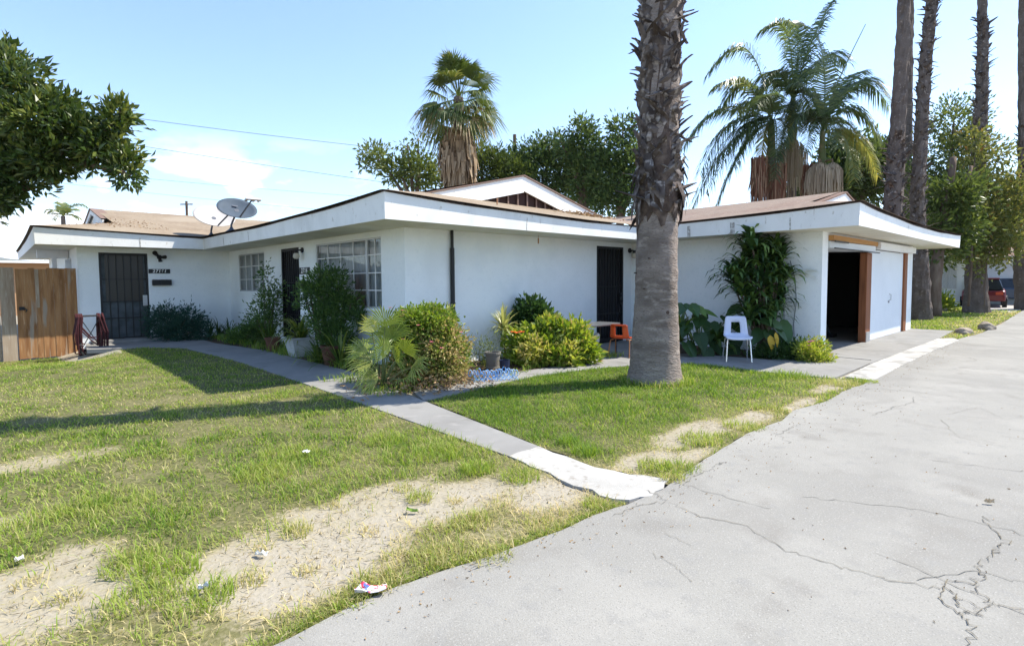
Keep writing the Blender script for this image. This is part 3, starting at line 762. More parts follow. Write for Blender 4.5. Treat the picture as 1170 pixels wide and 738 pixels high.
fb = MB(); eb = MB()
N = len(EAVE)
def outn(i):
    (x0, y0), (x1, y1) = EAVE[i], EAVE[(i + 1) % N]
    d = Vector((x1 - x0, y1 - y0)).normalized()
    return Vector((d.y, -d.x))
rr = random.Random(3)
for i in range(N):
    p0, p1 = Vector(EAVE[i]), Vector(EAVE[(i + 1) % N])
    n0, n1, nn = outn((i - 1) % N), outn((i + 1) % N), outn(i)
    L = (p1 - p0).length
    k = max(2, int(L / 0.18))
    d = (p1 - p0) / L
    lo, hi, dk = [], [], []
    for j in range(k + 1):
        t = j / k
        p = p0 + d * (L * t)
        # mitre: at the ends follow the neighbour's offset as well
        off = nn * 0.014
        top = p + off
        if j == 0: top = top + n0 * 0.014
        if j == k: top = top + n1 * 0.014
        z = 2.655 + flare(p.x, p.y) + 0.006 * math.sin(p.x * 2.1 + p.y * 1.7)
        lo.append((p.x, p.y, ZS)); hi.append((top.x, top.y, z))
        q = top + nn * 0.015 + (n0 * 0.015 if j == 0 else Vector((0, 0))) + (n1 * 0.015 if j == k else Vector((0, 0)))
        dk.append(((top.x, top.y, z - 0.002), (q.x, q.y, z), (q.x, q.y, z + 0.016), (top.x - nn.x * .12, top.y - nn.y * .12, z + 0.032)))
    fb.raw(lo + hi, [(j, j + 1, k + 2 + j, k + 1 + j) for j in range(k)])
    ev = [p for q in dk for p in q]
    ef = []
    for j in range(k):
        for m in range(3):
            a = j * 4 + m
            ef.append((a, a + 4, a + 5, a + 1))
    eb.raw(ev, ef)
fas = fb.build('fascia_board', M['fascia'], house)
s_ = fas.modifiers.new('thick', 'SOLIDIFY'); s_.thickness = 0.03; s_.offset = -1
eb.build('roof_edge', M['edge'], house)
# butt joints and dirt streaks between the boards
M['joint'] = mat('dirty_board_joint', (0.36, 0.34, 0.31), 0.9, 0.1, noise=(20, (0.62, 0.61, 0.59), 0.45, 0.6))
for (x, y, nx, ny, w) in [(2.75, 16.46, 0, -1, .012), (7.1, 7.09, 0, -1, .006), (10.87, 5.95, -1, 0, .035), (10.87, 5.0, -1, 0, .045), (10.87, 3.9, -1, 0, .012), (4.19, 14.7, -1, 0, .02), (4.19, 12.9, -1, 0, .012), (14.5, 2.78, 0, -1, .01)]:
    tx, ty = -ny, nx
    for (z0, z1, o0, o1) in [(ZS + .004, 2.645, .003, .017)]:
        jb = MB(); jb.quad((x + nx * o0 - tx * w, y + ny * o0 - ty * w, z0), (x + nx * o0 + tx * w, y + ny * o0 + ty * w, z0), (x + nx * o1 + tx * w, y + ny * o1 + ty * w, z1), (x + nx * o1 - tx * w, y + ny * o1 - ty * w, z1))
        jb.build('board_joint', M['joint'], house)

# roof as a fine patchwork of planes: hips below, gabled tops above
Z0 = 2.675
G_A, G_B, G_G = 2.45, 9.0, 4.0          # gable planes
def zA(u, v, cu, cv):
    s = min(Z0 + 0.215 * (v - 16.4), 3.82 - 0.215 * (v - 21.7))
    if cu < G_A: s = min(s, Z0 + 0.22 * (u - 0.7))
    if cu > 13.75 or cv < 16.4: return -9
    if cu > 6: s = min(s, 3.85)
    return s
def zB(u, v, cu, cv):
    if cu < 4.1 or cv < 7.0 or cu > 13.85: return -9
    s = min(Z0 + 0.25 * (u - 4.14), 3.86 - 0.25 * (u - 8.83))
    if cv < G_B: s = min(s, Z0 + 0.25 * (v - 7.05))
    return s
def zG(u, v, cu, cv):
    if cu < 10.8 or cv > 10.35: return -9
    s = min(Z0 + 0.225 * (u - 10.87), 3.42 - 0.20 * (u - 14.15))
    if cv < G_G: s = min(s, Z0 + 0.25 * (v - 2.75))
    t = min(Z0 + 0.12 * (21.5 - u), Z0 + 0.2 * (v - 2.75), 3.0)
    if 14.6 < cu < 17.6: t = max(t, min(Z0 + 0.36 * (v - 2.75), 3.30 - 0.3 * (v - 4.5)))
    if cu < 14.15: t = 0
    return max(s, t, Z0)
def roof_z(u, v, cu, cv):
    return max(zA(u, v, cu, cv), zB(u, v, cu, cv), zG(u, v, cu, cv), Z0 - 0.02) + flare(u, v) * 0.9
def breaks(lo, hi, step, extra):
    a = list(np.arange(lo, hi, step)) + [hi] + extra
    return sorted(set(round(x, 4) for x in a if lo <= x <= hi))
ru = breaks(0.68, 21.45, 0.2, [2.45, 4.12, 8.83, 10.8, 13.8, 14.15, 14.6, 17.6])
rv = breaks(2.71, 27.07, 0.2, [4.0, 4.5, 7.02, 9.0, 10.35, 16.39, 21.7])
ro = [(0.68, 16.39), (4.12, 16.39), (4.12, 7.02), (10.80, 7.02), (10.80, 2.71), (21.45, 2.71), (21.45, 10.35), (13.8, 10.35), (13.8, 27.07), (0.68, 27.07)]
b = MB(); b2 = MB(); b3 = MB()
for i in range(len(ru) - 1):
    for j in range(len(rv) - 1):
        cu, cv = (ru[i] + ru[i + 1]) / 2, (rv[j] + rv[j + 1]) / 2
        if not inpoly(np.array([cu]), np.array([cv]), ro)[0]: continue
        q = [(x, y, roof_z(x, y, cu, cv) + 0.03) for x, y in ((ru[i], rv[j]), (ru[i + 1], rv[j]), (ru[i + 1], rv[j + 1]), (ru[i], rv[j + 1]))]
        (b2 if cu > 14.6 else b3 if cu > 10.8 and cv < 10.35 else b).quad(*q)
roof = b.build('roof', M['shingle'], house)
b2.build('roof', M['shingle_dark'], house); b3.build('roof', M['shingle_grey'], house)

def gable(peak, half_l, half_r, rise_l, rise_r, axis, thick, wall_back, louvre):
    """white rake boards and the wall under them. peak (x,y,z); axis 0: boards run along x, faces -y; 1: run along y, faces -x"""
    e = Vector((1, 0, 0)) if axis == 0 else Vector((0, -1, 0))
    nrm = Vector((0, -1, 0)) if axis == 0 else Vector((-1, 0, 0))
    P = Vector(peak)
    A = P - e * half_l - Vector((0, 0, rise_l)); B = P + e * half_r - Vector((0, 0, rise_r))
    dz = Vector((0, 0, thick))
    rb = MB()
    for (X, Y) in ((A, P), (P, B)):
        f0, f1 = nrm * 0.10, nrm * 0.06
        v = [X + f0, Y + f0, Y + f0 - dz, X + f0 - dz * 0.9, X + f1, Y + f1, Y + f1 - dz, X + f1 - dz * 0.9]
        rb.raw([tuple(q) for q in v], [(0, 3, 2, 1), (4, 5, 6, 7), (0, 1, 5, 4), (3, 7, 6, 2), (0, 4, 7, 3), (1, 2, 6, 5)])
    g = rb.build('rake_board', M['fascia'], house)
    cap = MB()
    up = Vector((0, 0, 0.035))
    for (X, Y) in ((A, P), (P, B)):
        cap.raw([tuple(q) for q in (X + nrm * .13 + up * .1, Y + nrm * .13 + up * .1, Y + nrm * .13 + up, X + nrm * .13 + up, X - nrm * .2 + up * .1, Y - nrm * .2 + up * .1, Y - nrm * .2 + up, X - nrm * .2 + up)],
                [(0, 1, 2, 3), (7, 6, 5, 4), (3, 2, 6, 7), (0, 4, 5, 1)])
    cap.build('roof_edge', M['shingle_dark'], house)
    wb_ = MB(); lo = Vector((0, 0, 0.55))
    wb_.quad(A, B, P)
    w = wb_.build('gable_wall', louvre, house)
    return A, B
M['louvre'] = mat('dark_louvre_wood', (0.055, 0.032, 0.028), 0.9, 0.1)
gable((8.83, G_B, 3.86), 2.75, 2.75, 0.69, 0.69, 0, 0.36, 0, M['louvre'])
gable((14.15, G_G, 3.44), 1.9, 1.1, 0.43, 0.26, 0, 0.26, 0, M['stucco'])
gable((G_A, 21.7, 3.84), 2.4, 2.4, 0.52, 0.52, 1, 0.16, 0, M['stucco'])
for k in range(13):
    x = 6.9 + k * 0.3
    h = 3.86 - 0.25 * abs(x - 8.83) - 0.30
    MB().box(x - .02, x + .02, G_B - 0.045, G_B - 0.02, 3.12, h).build('louvre_slat', M['shingle_dark'], house)
# short vent pipe and fallen bits on the front slope
vb = MB(); p = ON(568, 236, 1, 7.9); vb.tube([(p.x, p.y, p.z - .15), (p.x, p.y, p.z + .16)], 0.012, 6)
vb.box(p.x - .05, p.x + .09, p.y - .06, p.y + .06, p.z - .14, p.z - .02)
vb.build('vent_pipe', M['rust_tube'], house)

# ---- security doors
def sec_door(axis, fix, a0, a1, zt, sgn, screen, handle_side, nbars, midrail):
    """axis 0: door in a plane x=fix, spans y; axis 1: plane y=fix, spans x. sgn: outward sign"""
    def bx(mb, s0, s1, d0, d1, z0, z1):
        d0, d1 = sorted((fix + sgn * d0, fix + sgn * d1))
        if axis == 0: mb.box(d0, d1, s0, s1, z0, z1)
        else: mb.box(s0, s1, d0, d1, z0, z1)
    c0 = ((fix, (a0 + a1) / 2, 0) if axis == 0 else ((a0 + a1) / 2, fix, 0))
    fr = MB()
    bx(fr, a0, a0 + .05, -.03, .03, 0.02, zt); bx(fr, a1 - .05, a1, -.03, .03, 0.02, zt)
    bx(fr, a0 + .05, a1 - .05, -.03, .03, zt - .06, zt); bx(fr, a0 + .05, a1 - .05, -.03, .028, 0.02, 0.12)
    door = fr.build('security_door', M['black'], house)
    sc = MB(); bx(sc, a0 + .05, a1 - .05, -.05, -.035, .1, zt - .05)
    sc.build('door_screen', screen, door)
    if screen is M['door_screen']:
        up = MB(); bx(up, a0 + .13, a1 - .10, -.033, -.025, 1.05, zt - .06)
        up.build('door_window', M['door_glass'], door)
    br = MB()
    for k in range(1, nbars + 1):
        s = a0 + .05 + (a1 - a0 - .1) * k / (nbars + 1)
        bx(br, s - .009, s + .009, -.01, .012, .12, zt - .06)
    for z in midrail:
        bx(br, a0 + .05, a1 - .05, -.012, .014, z - .011, z + .011)
    br.build('bars', M['black'], door)
    hd = MB()
    s = a0 + .09 if handle_side < 0 else a1 - .09
    bx(hd, s - .05, s + .05, .02, .035, .92, 1.2)
    bx(hd, s - .03, s + .03, .035, .075, .97, 1.01); bx(hd, s - .02, s + .02, .035, .06, 1.11, 1.15)
    hd.build('handle', M['galv'] if screen is M['door_screen'] else M['black'], door)
    return door
d = sec_door(1, WA + .04, 1.99, 3.04, 2.30, -1, M['door_screen'], 1, 5, [.62, 1.05, 1.62])
d['label'] = 'black barred security door with grey screen beside the wooden gate'
d = sec_door(0, WB + .04, 12.32, 13.38, 2.30, -1, M['black_mesh'], -1, 7, [.75, 1.5])
d['label'] = 'black barred security door between the two front windows'
d = sec_door(1, WC + .04, 10.27, 11.34, 2.31, -1, M['black_mesh'], 1, 8, [.7, 1.35])
d['label'] = 'black barred security door near the palm trunk'
b = MB(); b.box(1.75, 3.3, 16.75, 17.29, 0.0, 0.09); b.build('door_step', M['concrete'], house)

# ---- windows on wall B
def window(y0, y1, z0, z1, muls, cols, rows, label):
    f = MB()
    x0, x1 = WB + .015, WB + .065
    f.box(x0, x1, y0, y0 + .035, z0, z1); f.box(x0, x1, y1 - .035, y1, z0, z1)
    f.box(x0, x1, y0 + .035, y1 - .035, z1 - .035, z1); f.box(x0, x1, y0 + .035, y1 - .035, z0, z0 + .035)
    for m in muls: f.box(x0 - .005, x1, m - .03, m + .03, z0 + .035, z1 - .035)
    fr = f.build('window', M['alu'], house); fr['label'] = label
    g = MB()
    g.box(x0 + .014, x0 + .034, y0 + .035, y1 - .035, z0 + .035, z1 - .035)
    for c in cols: g.box(x0 + .012, x0 + .036, c - .008, c + .008, z0 + .03, z1 - .03)
    for r_ in rows: g.box(x0 + .010, x0 + .038, y0 + .03, y1 - .03, r_ - .009, r_ + .009)
    gm = MB()
    gm.quad((x0 + .024, y0 + .03, z0 + .03), (x0 + .024, y0 + .03, z1 - .03), (x0 + .024, y1 - .03, z1 - .03), (x0 + .024, y1 - .03, z0 + .03))
    gm.build('pane', M['window_glass'], fr)
    g2_ = MB()
    for c in cols: g2_.box(x0 + .012, x0 + .036, c - .008, c + .008, z0 + .03, z1 - .03)
    for r_ in rows: g2_.box(x0 + .010, x0 + .038, y0 + .03, y1 - .03, r_ - .009, r_ + .009)
    g2_.build('glazing_bars', M['white'], fr)
    cu_ = MB(); n_ = int((y1 - y0) / .035)
    ys = np.linspace(y0 - .05, y1 + .05, n_)
    v = []; 
    for i, y in enumerate(ys):
        x = WB + .095 + .018 * math.sin(i * 1.9) + .01 * math.sin(i * .77)
        v += [(x, y, z0 - .1), (x, y, z1 + .1)]
    cu_.raw(v, [(2 * i, 2 * i + 2, 2 * i + 3, 2 * i + 1) for i in range(n_ - 1)])
    cu_.build('curtain', M['curtain'], fr)
    sl = MB(); sl.box(WB - .035, WB + .012, y0 - .04, y1 + .04, z0 - .05, z0 - .003); sl.build('sill', M['stucco'], fr)
window(8.72, 11.44, 1.02, 2.31, [9.27], [8.99, 9.82, 10.36, 10.92], [1.35, 1.67, 2.0], 'wide front window with light curtains near the house corner')
window(14.49, 16.50, 1.27, 2.29, [15.5], [15.0, 16.0], [1.6, 1.95], 'smaller front window left of the middle door')
b = MB(); b.box(1.70, 1.74, 18.6, 20.3, 1.15, 2.2); b.build('window', M['curtain'], house)

# ---- lamps, numbers, mail boxes, pipe, cables
def lamp(x, y, z, nx, ny, kind):
    m = MB()
    t = Vector((nx, ny, 0)); s = Vector((-ny, nx, 0)); P = Vector((x, y, z))
    m.tube([P + t * .002, P + t * .03], .06, 14)
    m.tube([P + t * .03, P + t * .10, P + t * .15 - Vector((0, 0, .02))], .018, 8)
    m.tube([P + t * .15 - Vector((0, 0, .0)), P + t * .15 - Vector((0, 0, .07))], [.035, .05], 12)
    o = m.build('wall_lamp', M['black'], house)
    if kind:
        g = MB(); g.lathe([(0.012, -.20), (.05, -.19), (.072, -.15), (.065, -.10), (.045, -.068)], tuple(P + t * .15), 14)
        g.build('lamp_shade', M['lampglass'], o, smooth=True)
    return o
p = ON(346, 287, 0, WB); lamp(WB, p.y, 2.22, -1, 0, True)
p = ON(719, 286, 1, WC); lamp(p.x, WC, 2.24, 0, -1, True)
# double spotlight above the left number plate
p = ON(182, 294, 1, WA); m = MB(); P = Vector((p.x, WA, p.z))
m.tube([P, P + Vector((0, -.04, 0))], .06, 12)
m.tube([P + Vector((0, -.05, .0)), P + Vector((-.09, -.12, .07)), P + Vector((-.14, -.20, .11))], [.02, .045, .06], 10)
m.tube([P + Vector((0, -.05, .0)), P + Vector((.06, -.12, .0)), P + Vector((.10, -.2, -.0))], [.02, .04, .05], 10)
m.tube([P + Vector((0, -.04, -.01)), P + Vector((.01, -.07, -.12))], [.035, .05], 10)
m.build('spotlight', M['black'], house)
def text_mesh(s, size, name):
    c = bpy.data.curves.new(name, 'FONT'); c.body = s; c.size = size; c.align_x = 'CENTER'; c.align_y = 'CENTER'; c.extrude = 0.002
    c.space_character = 1.12; c.shear = 0.18; c.offset = 0.0035
    t = bpy.data.objects.new(name, c); C.objects.link(t)
    dg = bpy.context.evaluated_depsgraph_get(); dg.update()
    me = bpy.data.meshes.new_from_object(t.evaluated_get(dg))
    bpy.data.objects.remove(t); bpy.data.curves.remove(c)
    return me
def number_plate(P, axis, s, w, h):
    b_ = MB()
    if axis == 1: b_.box(P.x - w / 2, P.x + w / 2, P.y - .02, P.y - .001, P.z - h / 2, P.z + h / 2)
    else: b_.box(P.x - .02, P.x - .001, P.y - w / 2, P.y + w / 2, P.z - h / 2, P.z + h / 2)
    pl = b_.build('number_plate', M['black'], house)
    me = text_mesh(s, h * 1.02, 'house_number')
    me.materials.clear(); me.materials.append(M['white'])
    o_ = bpy.data.objects.new('house_number', me); C.objects.link(o_)
    o_.parent = pl
    hw = parent_world(house)
    o_.location = (P.x - hw.x, P.y - .0225 - hw.y, P.z - hw.z) if axis == 1 else (P.x - .0225 - hw.x, P.y - hw.y, P.z - hw.z)
    o_.rotation_euler = (math.pi / 2, 0, 0) if axis == 1 else (math.pi / 2, 0, -math.pi / 2)
p = ON(182, 310, 1, WA); number_plate(Vector((p.x, WA, p.z)), 1, '27161', .50, .115)
p = ON(348.5, 309.5, 0, WB); number_plate(Vector((WB, p.y, p.z)), 0, '2716', .52, .15)
b = MB(); p = ON(184.5, 323, 1, WA); b.box(p.x - .22, p.x + .22, WA - .11, WA - .002, p.z - .07, p.z + .06)
b.raw([(p.x - .225, WA - .002, p.z + .085), (p.x + .225, WA - .002, p.z + .085), (p.x + .225, WA - .125, p.z + .062), (p.x - .225, WA - .125, p.z + .062)], [(0, 3, 2, 1)])
b.build('mail_box', M['black'], house)
b = MB(); p = ON(347, 325, 0, WB); b.box(WB - .10, WB - .002, p.y - .2, p.y + .2, p.z - .08, p.z + .08); b.build('mail_box', M['black'], house)
b = MB(); b.tube([(6.02, WC - .05, ZS), (6.02, WC - .05, 0.25)], .028, 10); b.tube([(6.02, WC - .05, 2.1), (6.02, WC - .05, 0.3)], .04, 10)
b.tube([(6.02, WC - .05, .52 + .6), (6.02, WC - .05, .5 + .6)], .05, 10)
b.build('down_pipe', M['black'], house)
b = MB(); b.box(5.90, 5.97, WC - .06, WC - .002, .62, .95); b.build('meter_box', M['pot_grey'], house)
p = ON(603, 276, 1, WC); b = MB(); b.tube([(p.x, WC - .3, ZS), (p.x, WC - .3, p.z + .05)], .004, 5); b.tube([(p.x, WC - .3, p.z + .05), (p.x, WC - .3, p.z - .06)], .013, 6); b.build('pull_cord', M['rust_tube'], house)
b = MB()
pts = [ON(x, y, 0, WD) - Vector((.012, 0, 0)) for x, y in ((903, 298), (909, 320), (910, 345), (907, 370), (908, 392))]; b.tube(pts, .006, 5)
pts = [ON(x, y, 0, WD) - Vector((.012, 0, 0)) for x, y in ((890, 346), (908, 345))]; b.tube(pts, .005, 5)
pts = [ON(x, y, 0, WD) - Vector((.012, 0, 0)) for x, y in ((896, 315), (896, 372))]; b.tube(pts, .005, 5)
b.build('cable', M['dish_arm'], house)

pp = ON(62, 300, 1, 19.2); MB().box(pp.x - .05, pp.x + .05, 19.15, 19.25, -.3, ZS).build('porch_post', M['white'], house)
MB().box(.9, 1.55, 19.1, 19.3, 2.2, ZS - .003).build('porch_beam', M['white'], house)
# ---- garage front
b = MB(); b.box(14.67, 15.06, WE - .03, WE + .12, 0.0, 2.10); b.build('door_jamb', M['wood_jamb'], house, bevel=.006)
b = MB(); b.box(18.42, 18.73, WE - .03, WE + .12, 0.0, 2.20); b.build('door_jamb', M['wood_jamb'], house, bevel=.006)
b = MB(); b.box(14.70, 15.00, WE - .045, WE - .031, 0.0, .26); b.build('jamb_plate', M['galv'], house)
b = MB(); b.box(15.065, 18.415, WE + .02, WE + .06, 0.03, 2.19)
gp = b.build('garage_door', M['panel'], house)
b = MB(); b.tube([(17.0, WE + .018, .93), (17.0, WE - .02, .95), (17.0, WE - .02, 1.08), (17.0, WE + .018, 1.10)], .01, 6); b.tube([(16.9, WE + .018, .9), (16.9, WE - .01, .9)], .03, 8); b.build('handle', M['galv'], gp)
b = MB(); b.box(15.25, 19.02, WE - .16, WE - .004, 2.20, 2.36); b.build('header_box', M['white'], house, bevel=.006)
b = MB(); b.box(12.02, 15.24, WE - .10, WE + .12, 2.262, 2.358); b.build('header_beam', M['wood_new'], house)
b = MB()
b.raw([(12.03, WE - .03, 2.12), (14.95, WE - .12, 2.12), (14.95, WE - .12, 2.25), (12.03, WE - .03, 2.25), (12.03, WE + 2.4, 2.20), (14.95, WE + 2.4, 2.20), (14.95, WE + 2.4, 2.25), (12.03, WE + 2.4, 2.25)],
      [(0, 1, 2, 3), (1, 5, 6, 2), (4, 7, 6, 5), (0, 3, 7, 4), (3, 2, 6, 7), (0, 4, 5, 1)])
od = b.build('garage_door', M['panel'], house); od['label'] = 'white tilt-up garage door swung open overhead'
b = MB(); b.box(12.03, 15.3, WE - .135, WE - .10, 2.095, 2.117); b.box(12.03, 12.9, WE - .125, WE - .105, 2.225, 2.256); b.build('door_track', M['black'], od)
# inside of the open garage
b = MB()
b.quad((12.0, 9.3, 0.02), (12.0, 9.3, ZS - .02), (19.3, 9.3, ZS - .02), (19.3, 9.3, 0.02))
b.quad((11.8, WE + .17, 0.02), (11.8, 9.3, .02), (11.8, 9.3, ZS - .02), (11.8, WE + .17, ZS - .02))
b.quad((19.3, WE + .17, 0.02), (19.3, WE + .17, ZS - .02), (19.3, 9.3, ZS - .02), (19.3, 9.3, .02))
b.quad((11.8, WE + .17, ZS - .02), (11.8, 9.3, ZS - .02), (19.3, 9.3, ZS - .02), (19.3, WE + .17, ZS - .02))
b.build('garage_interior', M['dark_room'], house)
sheet('garage_floor', [(11.8, WE), (19.4, WE), (19.4, 9.3), (11.8, 9.3)], 0.012, M['concrete'], house)
b = MB()
for (x, y, w, d_, h) in [(18.4, 6.4, .9, .6, .8), (18.5, 7.3, 1.0, .8, 1.2), (16.8, 8.8, .6, .5, .5), (18.6, 6.4, .5, .5, 1.3)]:
    pass
br = thing('push_broom', 'dark pole handled broom leaning inside the open garage', 'broom', (15.6, 4.6, 0.02))
b = MB(); b.tube([(15.62, 4.55, .05), (15.0, 5.0, 1.5)], .016, 7); b.build('handle', M['dish_arm'], br)
b = MB(); b.box(15.45, 15.85, 4.48, 4.60, 0.015, .10); b.build('brush_head', M['black'], br)
b = MB(); p = ON(983.5, 323.5, 1, 4.9); b.box(p.x - .14, p.x + .14, 4.9, 4.91, p.z - .18, p.z + .18); nt = b.build('paper_notice', M['paper'], house)
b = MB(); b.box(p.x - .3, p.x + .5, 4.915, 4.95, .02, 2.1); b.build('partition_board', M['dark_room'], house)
b = MB(); b.tube([ON(1046, 274, 1, 3.2), ON(1052, 279, 1, 3.3)], .03, 6); b.build('bracket', M['white'], house)

# ------------------------------------------------------------------ satellite dishes on the eave
def dish(name, label, cpx, base_px, depth, rad, face, arm_dir, m_dish, with_lnb):
    base = AT(*base_px, depth)
    root = thing(name, label, 'satellite dish', base, 0, 'satellite dishes on the eave')
    c = AT(*cpx, depth)
    nrm = Vector(face).normalized()
    a = Vector((0, 0, 1)).cross(nrm).normalized(); bb = nrm.cross(a)
    v = [tuple(c - nrm * 0.075)]; f = []
    RN, TN = 6, 36
    for i in range(1, RN + 1):
        r_ = i / RN
        for k in range(TN):
            th = 2 * math.pi * k / TN
            v.append(tuple(c + (a * math.cos(th) * rad[0] + bb * math.sin(th) * rad[1]) * r_ + nrm * (0.085 * r_ * r_ - .075)))
    for k in range(TN): f.append((0, 1 + k, 1 + (k + 1) % TN))
    for i in range(RN - 1):
        for k in range(TN):
            k2 = (k + 1) % TN
            f.append((1 + i * TN + k, 1 + (i + 1) * TN + k, 1 + (i + 1) * TN + k2, 1 + i * TN + k2))
    m = MB(); m.raw(v, f); o = m.build('reflector', m_dish, root, smooth=True)
    s = o.modifiers.new('thick', 'SOLIDIFY'); s.thickness = .012
    mm = MB(); bk = c - nrm * .10
    mm.tube([base, base + Vector((0, 0, .13)), bk - Vector((0, 0, .02))], .024, 8)
    mm.tube([bk, c - nrm * .07], .06, 10)
    mm.build('mast', M['dish_arm'], root)
    ft = MB(); ft.lathe([(.17, -.08), (.15, -.05), (.05, .03), (.025, .08)], tuple(base), 12); ft.build('foot', M['dish_arm'], root)
    low = c - bb * rad[1] * .92 + nrm * .01
    tip = low + Vector(arm_dir)
    am = MB(); am.tube([low, tip], .02, 7); am.build('feed_arm', M['dish_arm'], root)
    if with_lnb:
        ln = MB(); d = (c - tip).normalized()
        ln.tube([tip - a * .16, tip + a * .20], .03, 8)
        ln.tube([tip - a * .1, tip - a * .1 + d * .09], .035, 10); ln.tube([tip + a * .06, tip + a * .06 + d * .09], .035, 10); ln.tube([tip + a * .18, tip + a * .18 + d * .09], .03, 10)
        ln.build('feed_horn', M['galv'], root)
        lg = MB()
        q = c + bb * rad[1] * .35 + nrm * -.045 - a * .02
        lg.raw([tuple(q + a * x + bb * y + nrm * .012) for x, y in ((-.06, -.02), (.06, -.035), (.065, .015), (-.055, .03))], [(0, 1, 2, 3)])
        lg.build('maker_mark', M['dish_arm'], root)
    return root
fwd = Vector((math.sin(YAW), math.cos(YAW), 0)); rgt = Vector((math.cos(YAW), -math.sin(YAW), 0))
dish('satellite_dish', 'grey satellite dish with a feed arm of three horns, in front of a whiter dish', (271, 238), (264.5, 263), 13.6, (.46, .37), -fwd * .55 + rgt * .46 + Vector((0, 0, .69)), rgt * .34 - fwd * .05 + Vector((0, 0, .42)), M['dish_grey'], True)
dish('satellite_dish', 'sunlit white satellite dish on the roof edge, partly behind the grey dish', (245, 247), (241.5, 269), 14.8, (.52, .42), -fwd * .50 + rgt * .50 + Vector((0, 0, .70)), rgt * .34 + Vector((0, 0, .33)), M['dish_pale'], False)
# ------------------------------------------------------------------ foliage builders
def leaf_cloud(mb, pos, axis, L, W, tint, rr, fold=0.25):
    """pos, axis (n,3); diamond leaves folded along the midrib"""
    n_ = len(pos)
    axis = unit(axis)
    side = unit(np.cross(axis, rr.normal(size=(n_, 3))))
    nor = np.cross(side, axis)
    L = L[:, None]; W = W[:, None]
    p0 = pos; p3 = pos + axis * L - nor * L * 0.10
    mid = pos + axis * L * 0.45
    pl = mid - side * W * 0.5 + nor * W * fold
    pr = mid + side * W * 0.5 + nor * W * fold
    V = np.stack([p0, pl, p3, pr], 1).reshape(-1, 3)
    b = np.arange(n_) * 4
    mb.raw(V, np.concatenate([np.stack([b, b + 2, b + 1], 1), np.stack([b, b + 3, b + 2], 1)]), np.repeat(tint, 4))

def crown(mb, blobs, nclump, nleaf, L, W, seed, clump_r=0.3, shell=0.55, up=0.25, tint=(0.1, 0.75), gap=0.0, flat=1.0):
    """blobs: (x,y,z,rx,ry,rz). Leaves sit in twig clumps scattered through the outer part of each blob."""
    rr = np.random.default_rng(seed)
    B = np.array(blobs, float)
    vol = (B[:, 3] * B[:, 4] * B[:, 5]) ** (2 / 3)
    k = rr.choice(len(B), size=nclump, p=vol / vol.sum())
    d = unit(rr.normal(size=(nclump, 3)))
    r_ = shell + (1 - shell) * rr.random(nclump) ** 0.6
    cen = B[k, :3] + d * B[k, 3:6] * r_[:, None]
    out = unit(d / B[k, 3:6])
    ct = rr.random(nclump)                             # each twig has a tone of its own
    m = nclump * nleaf
    ci = np.repeat(np.arange(nclump), nleaf)
    off = rr.normal(size=(m, 3)) * (clump_r * np.array([1, 1, 0.75 * flat]))
    pos = cen[ci] + off
    ax = unit(out[ci] * 0.7 + unit(off) * 0.7 + rr.normal(size=(m, 3)) * 0.45 + np.array([0, 0, up]))
    t = np.clip(tint[0] + (tint[1] - tint[0]) * (0.55 * ct[ci] + 0.45 * rr.random(m)), 0, 1)
    leaf_cloud(mb, pos, ax, L * (0.6 + 0.7 * rr.random(m)), W * (0.6 + 0.7 * rr.random(m)), t, rr)
    return cen

def straps(mb, base, n_, L, W, seed, spread=1.0, droop=0.8, tint=(0.2, 0.8), rise=1.0, seg=5, baser=0.03):
    """arching strap leaves from a point"""
    rr = np.random.default_rng(seed)
    az = rr.random(n_) * 2 * np.pi
    el = (0.25 + 0.75 * rr.random(n_)) * rise
    l = L * (0.6 + 0.5 * rr.random(n_)); w = W * (0.7 + 0.5 * rr.random(n_))
    dh = np.stack([np.cos(az), np.sin(az), np.zeros(n_)], 1)
    sd = np.stack([-np.sin(az), np.cos(az), np.zeros(n_)], 1)
    P = np.array(base)[None, :] + dh * baser * rr.random(n_)[:, None]
    ang = np.pi / 2 * np.clip(el, 0.1, 1.2) + rr.normal(0, .08, n_)
    pts = [P]; 
    st = l / seg
    for i in range(seg):
        P = P + (dh * np.cos(ang)[:, None] * spread + np.array([0, 0, 1]) * np.sin(ang)[:, None]) * st[:, None]
        pts.append(P)
        ang = ang - droop * (0.5 + rr.random(n_) * .6) * (i + 1) / seg * 0.75
    prof = np.interp(np.linspace(0, 1, seg + 1), [0, .3, .7, 1], [.5, 1, .8, .06])
    V = []
    for i, p in enumerate(pts):
        V += [p - sd * (w * prof[i] * .5)[:, None], p + sd * (w * prof[i] * .5)[:, None]]
    V = np.stack(V, 1).reshape(-1, 3)
    b = np.arange(n_) * (2 * (seg + 1))
    f = np.concatenate([np.stack([b + 2 * i, b + 2 * i + 1, b + 2 * i + 3, b + 2 * i + 2], 1) for i in range(seg)])
    t = np.clip(tint[0] + (tint[1] - tint[0]) * rr.random(n_), 0, 1)
    mb.raw(V, f, np.repeat(t, 2 * (seg + 1)))

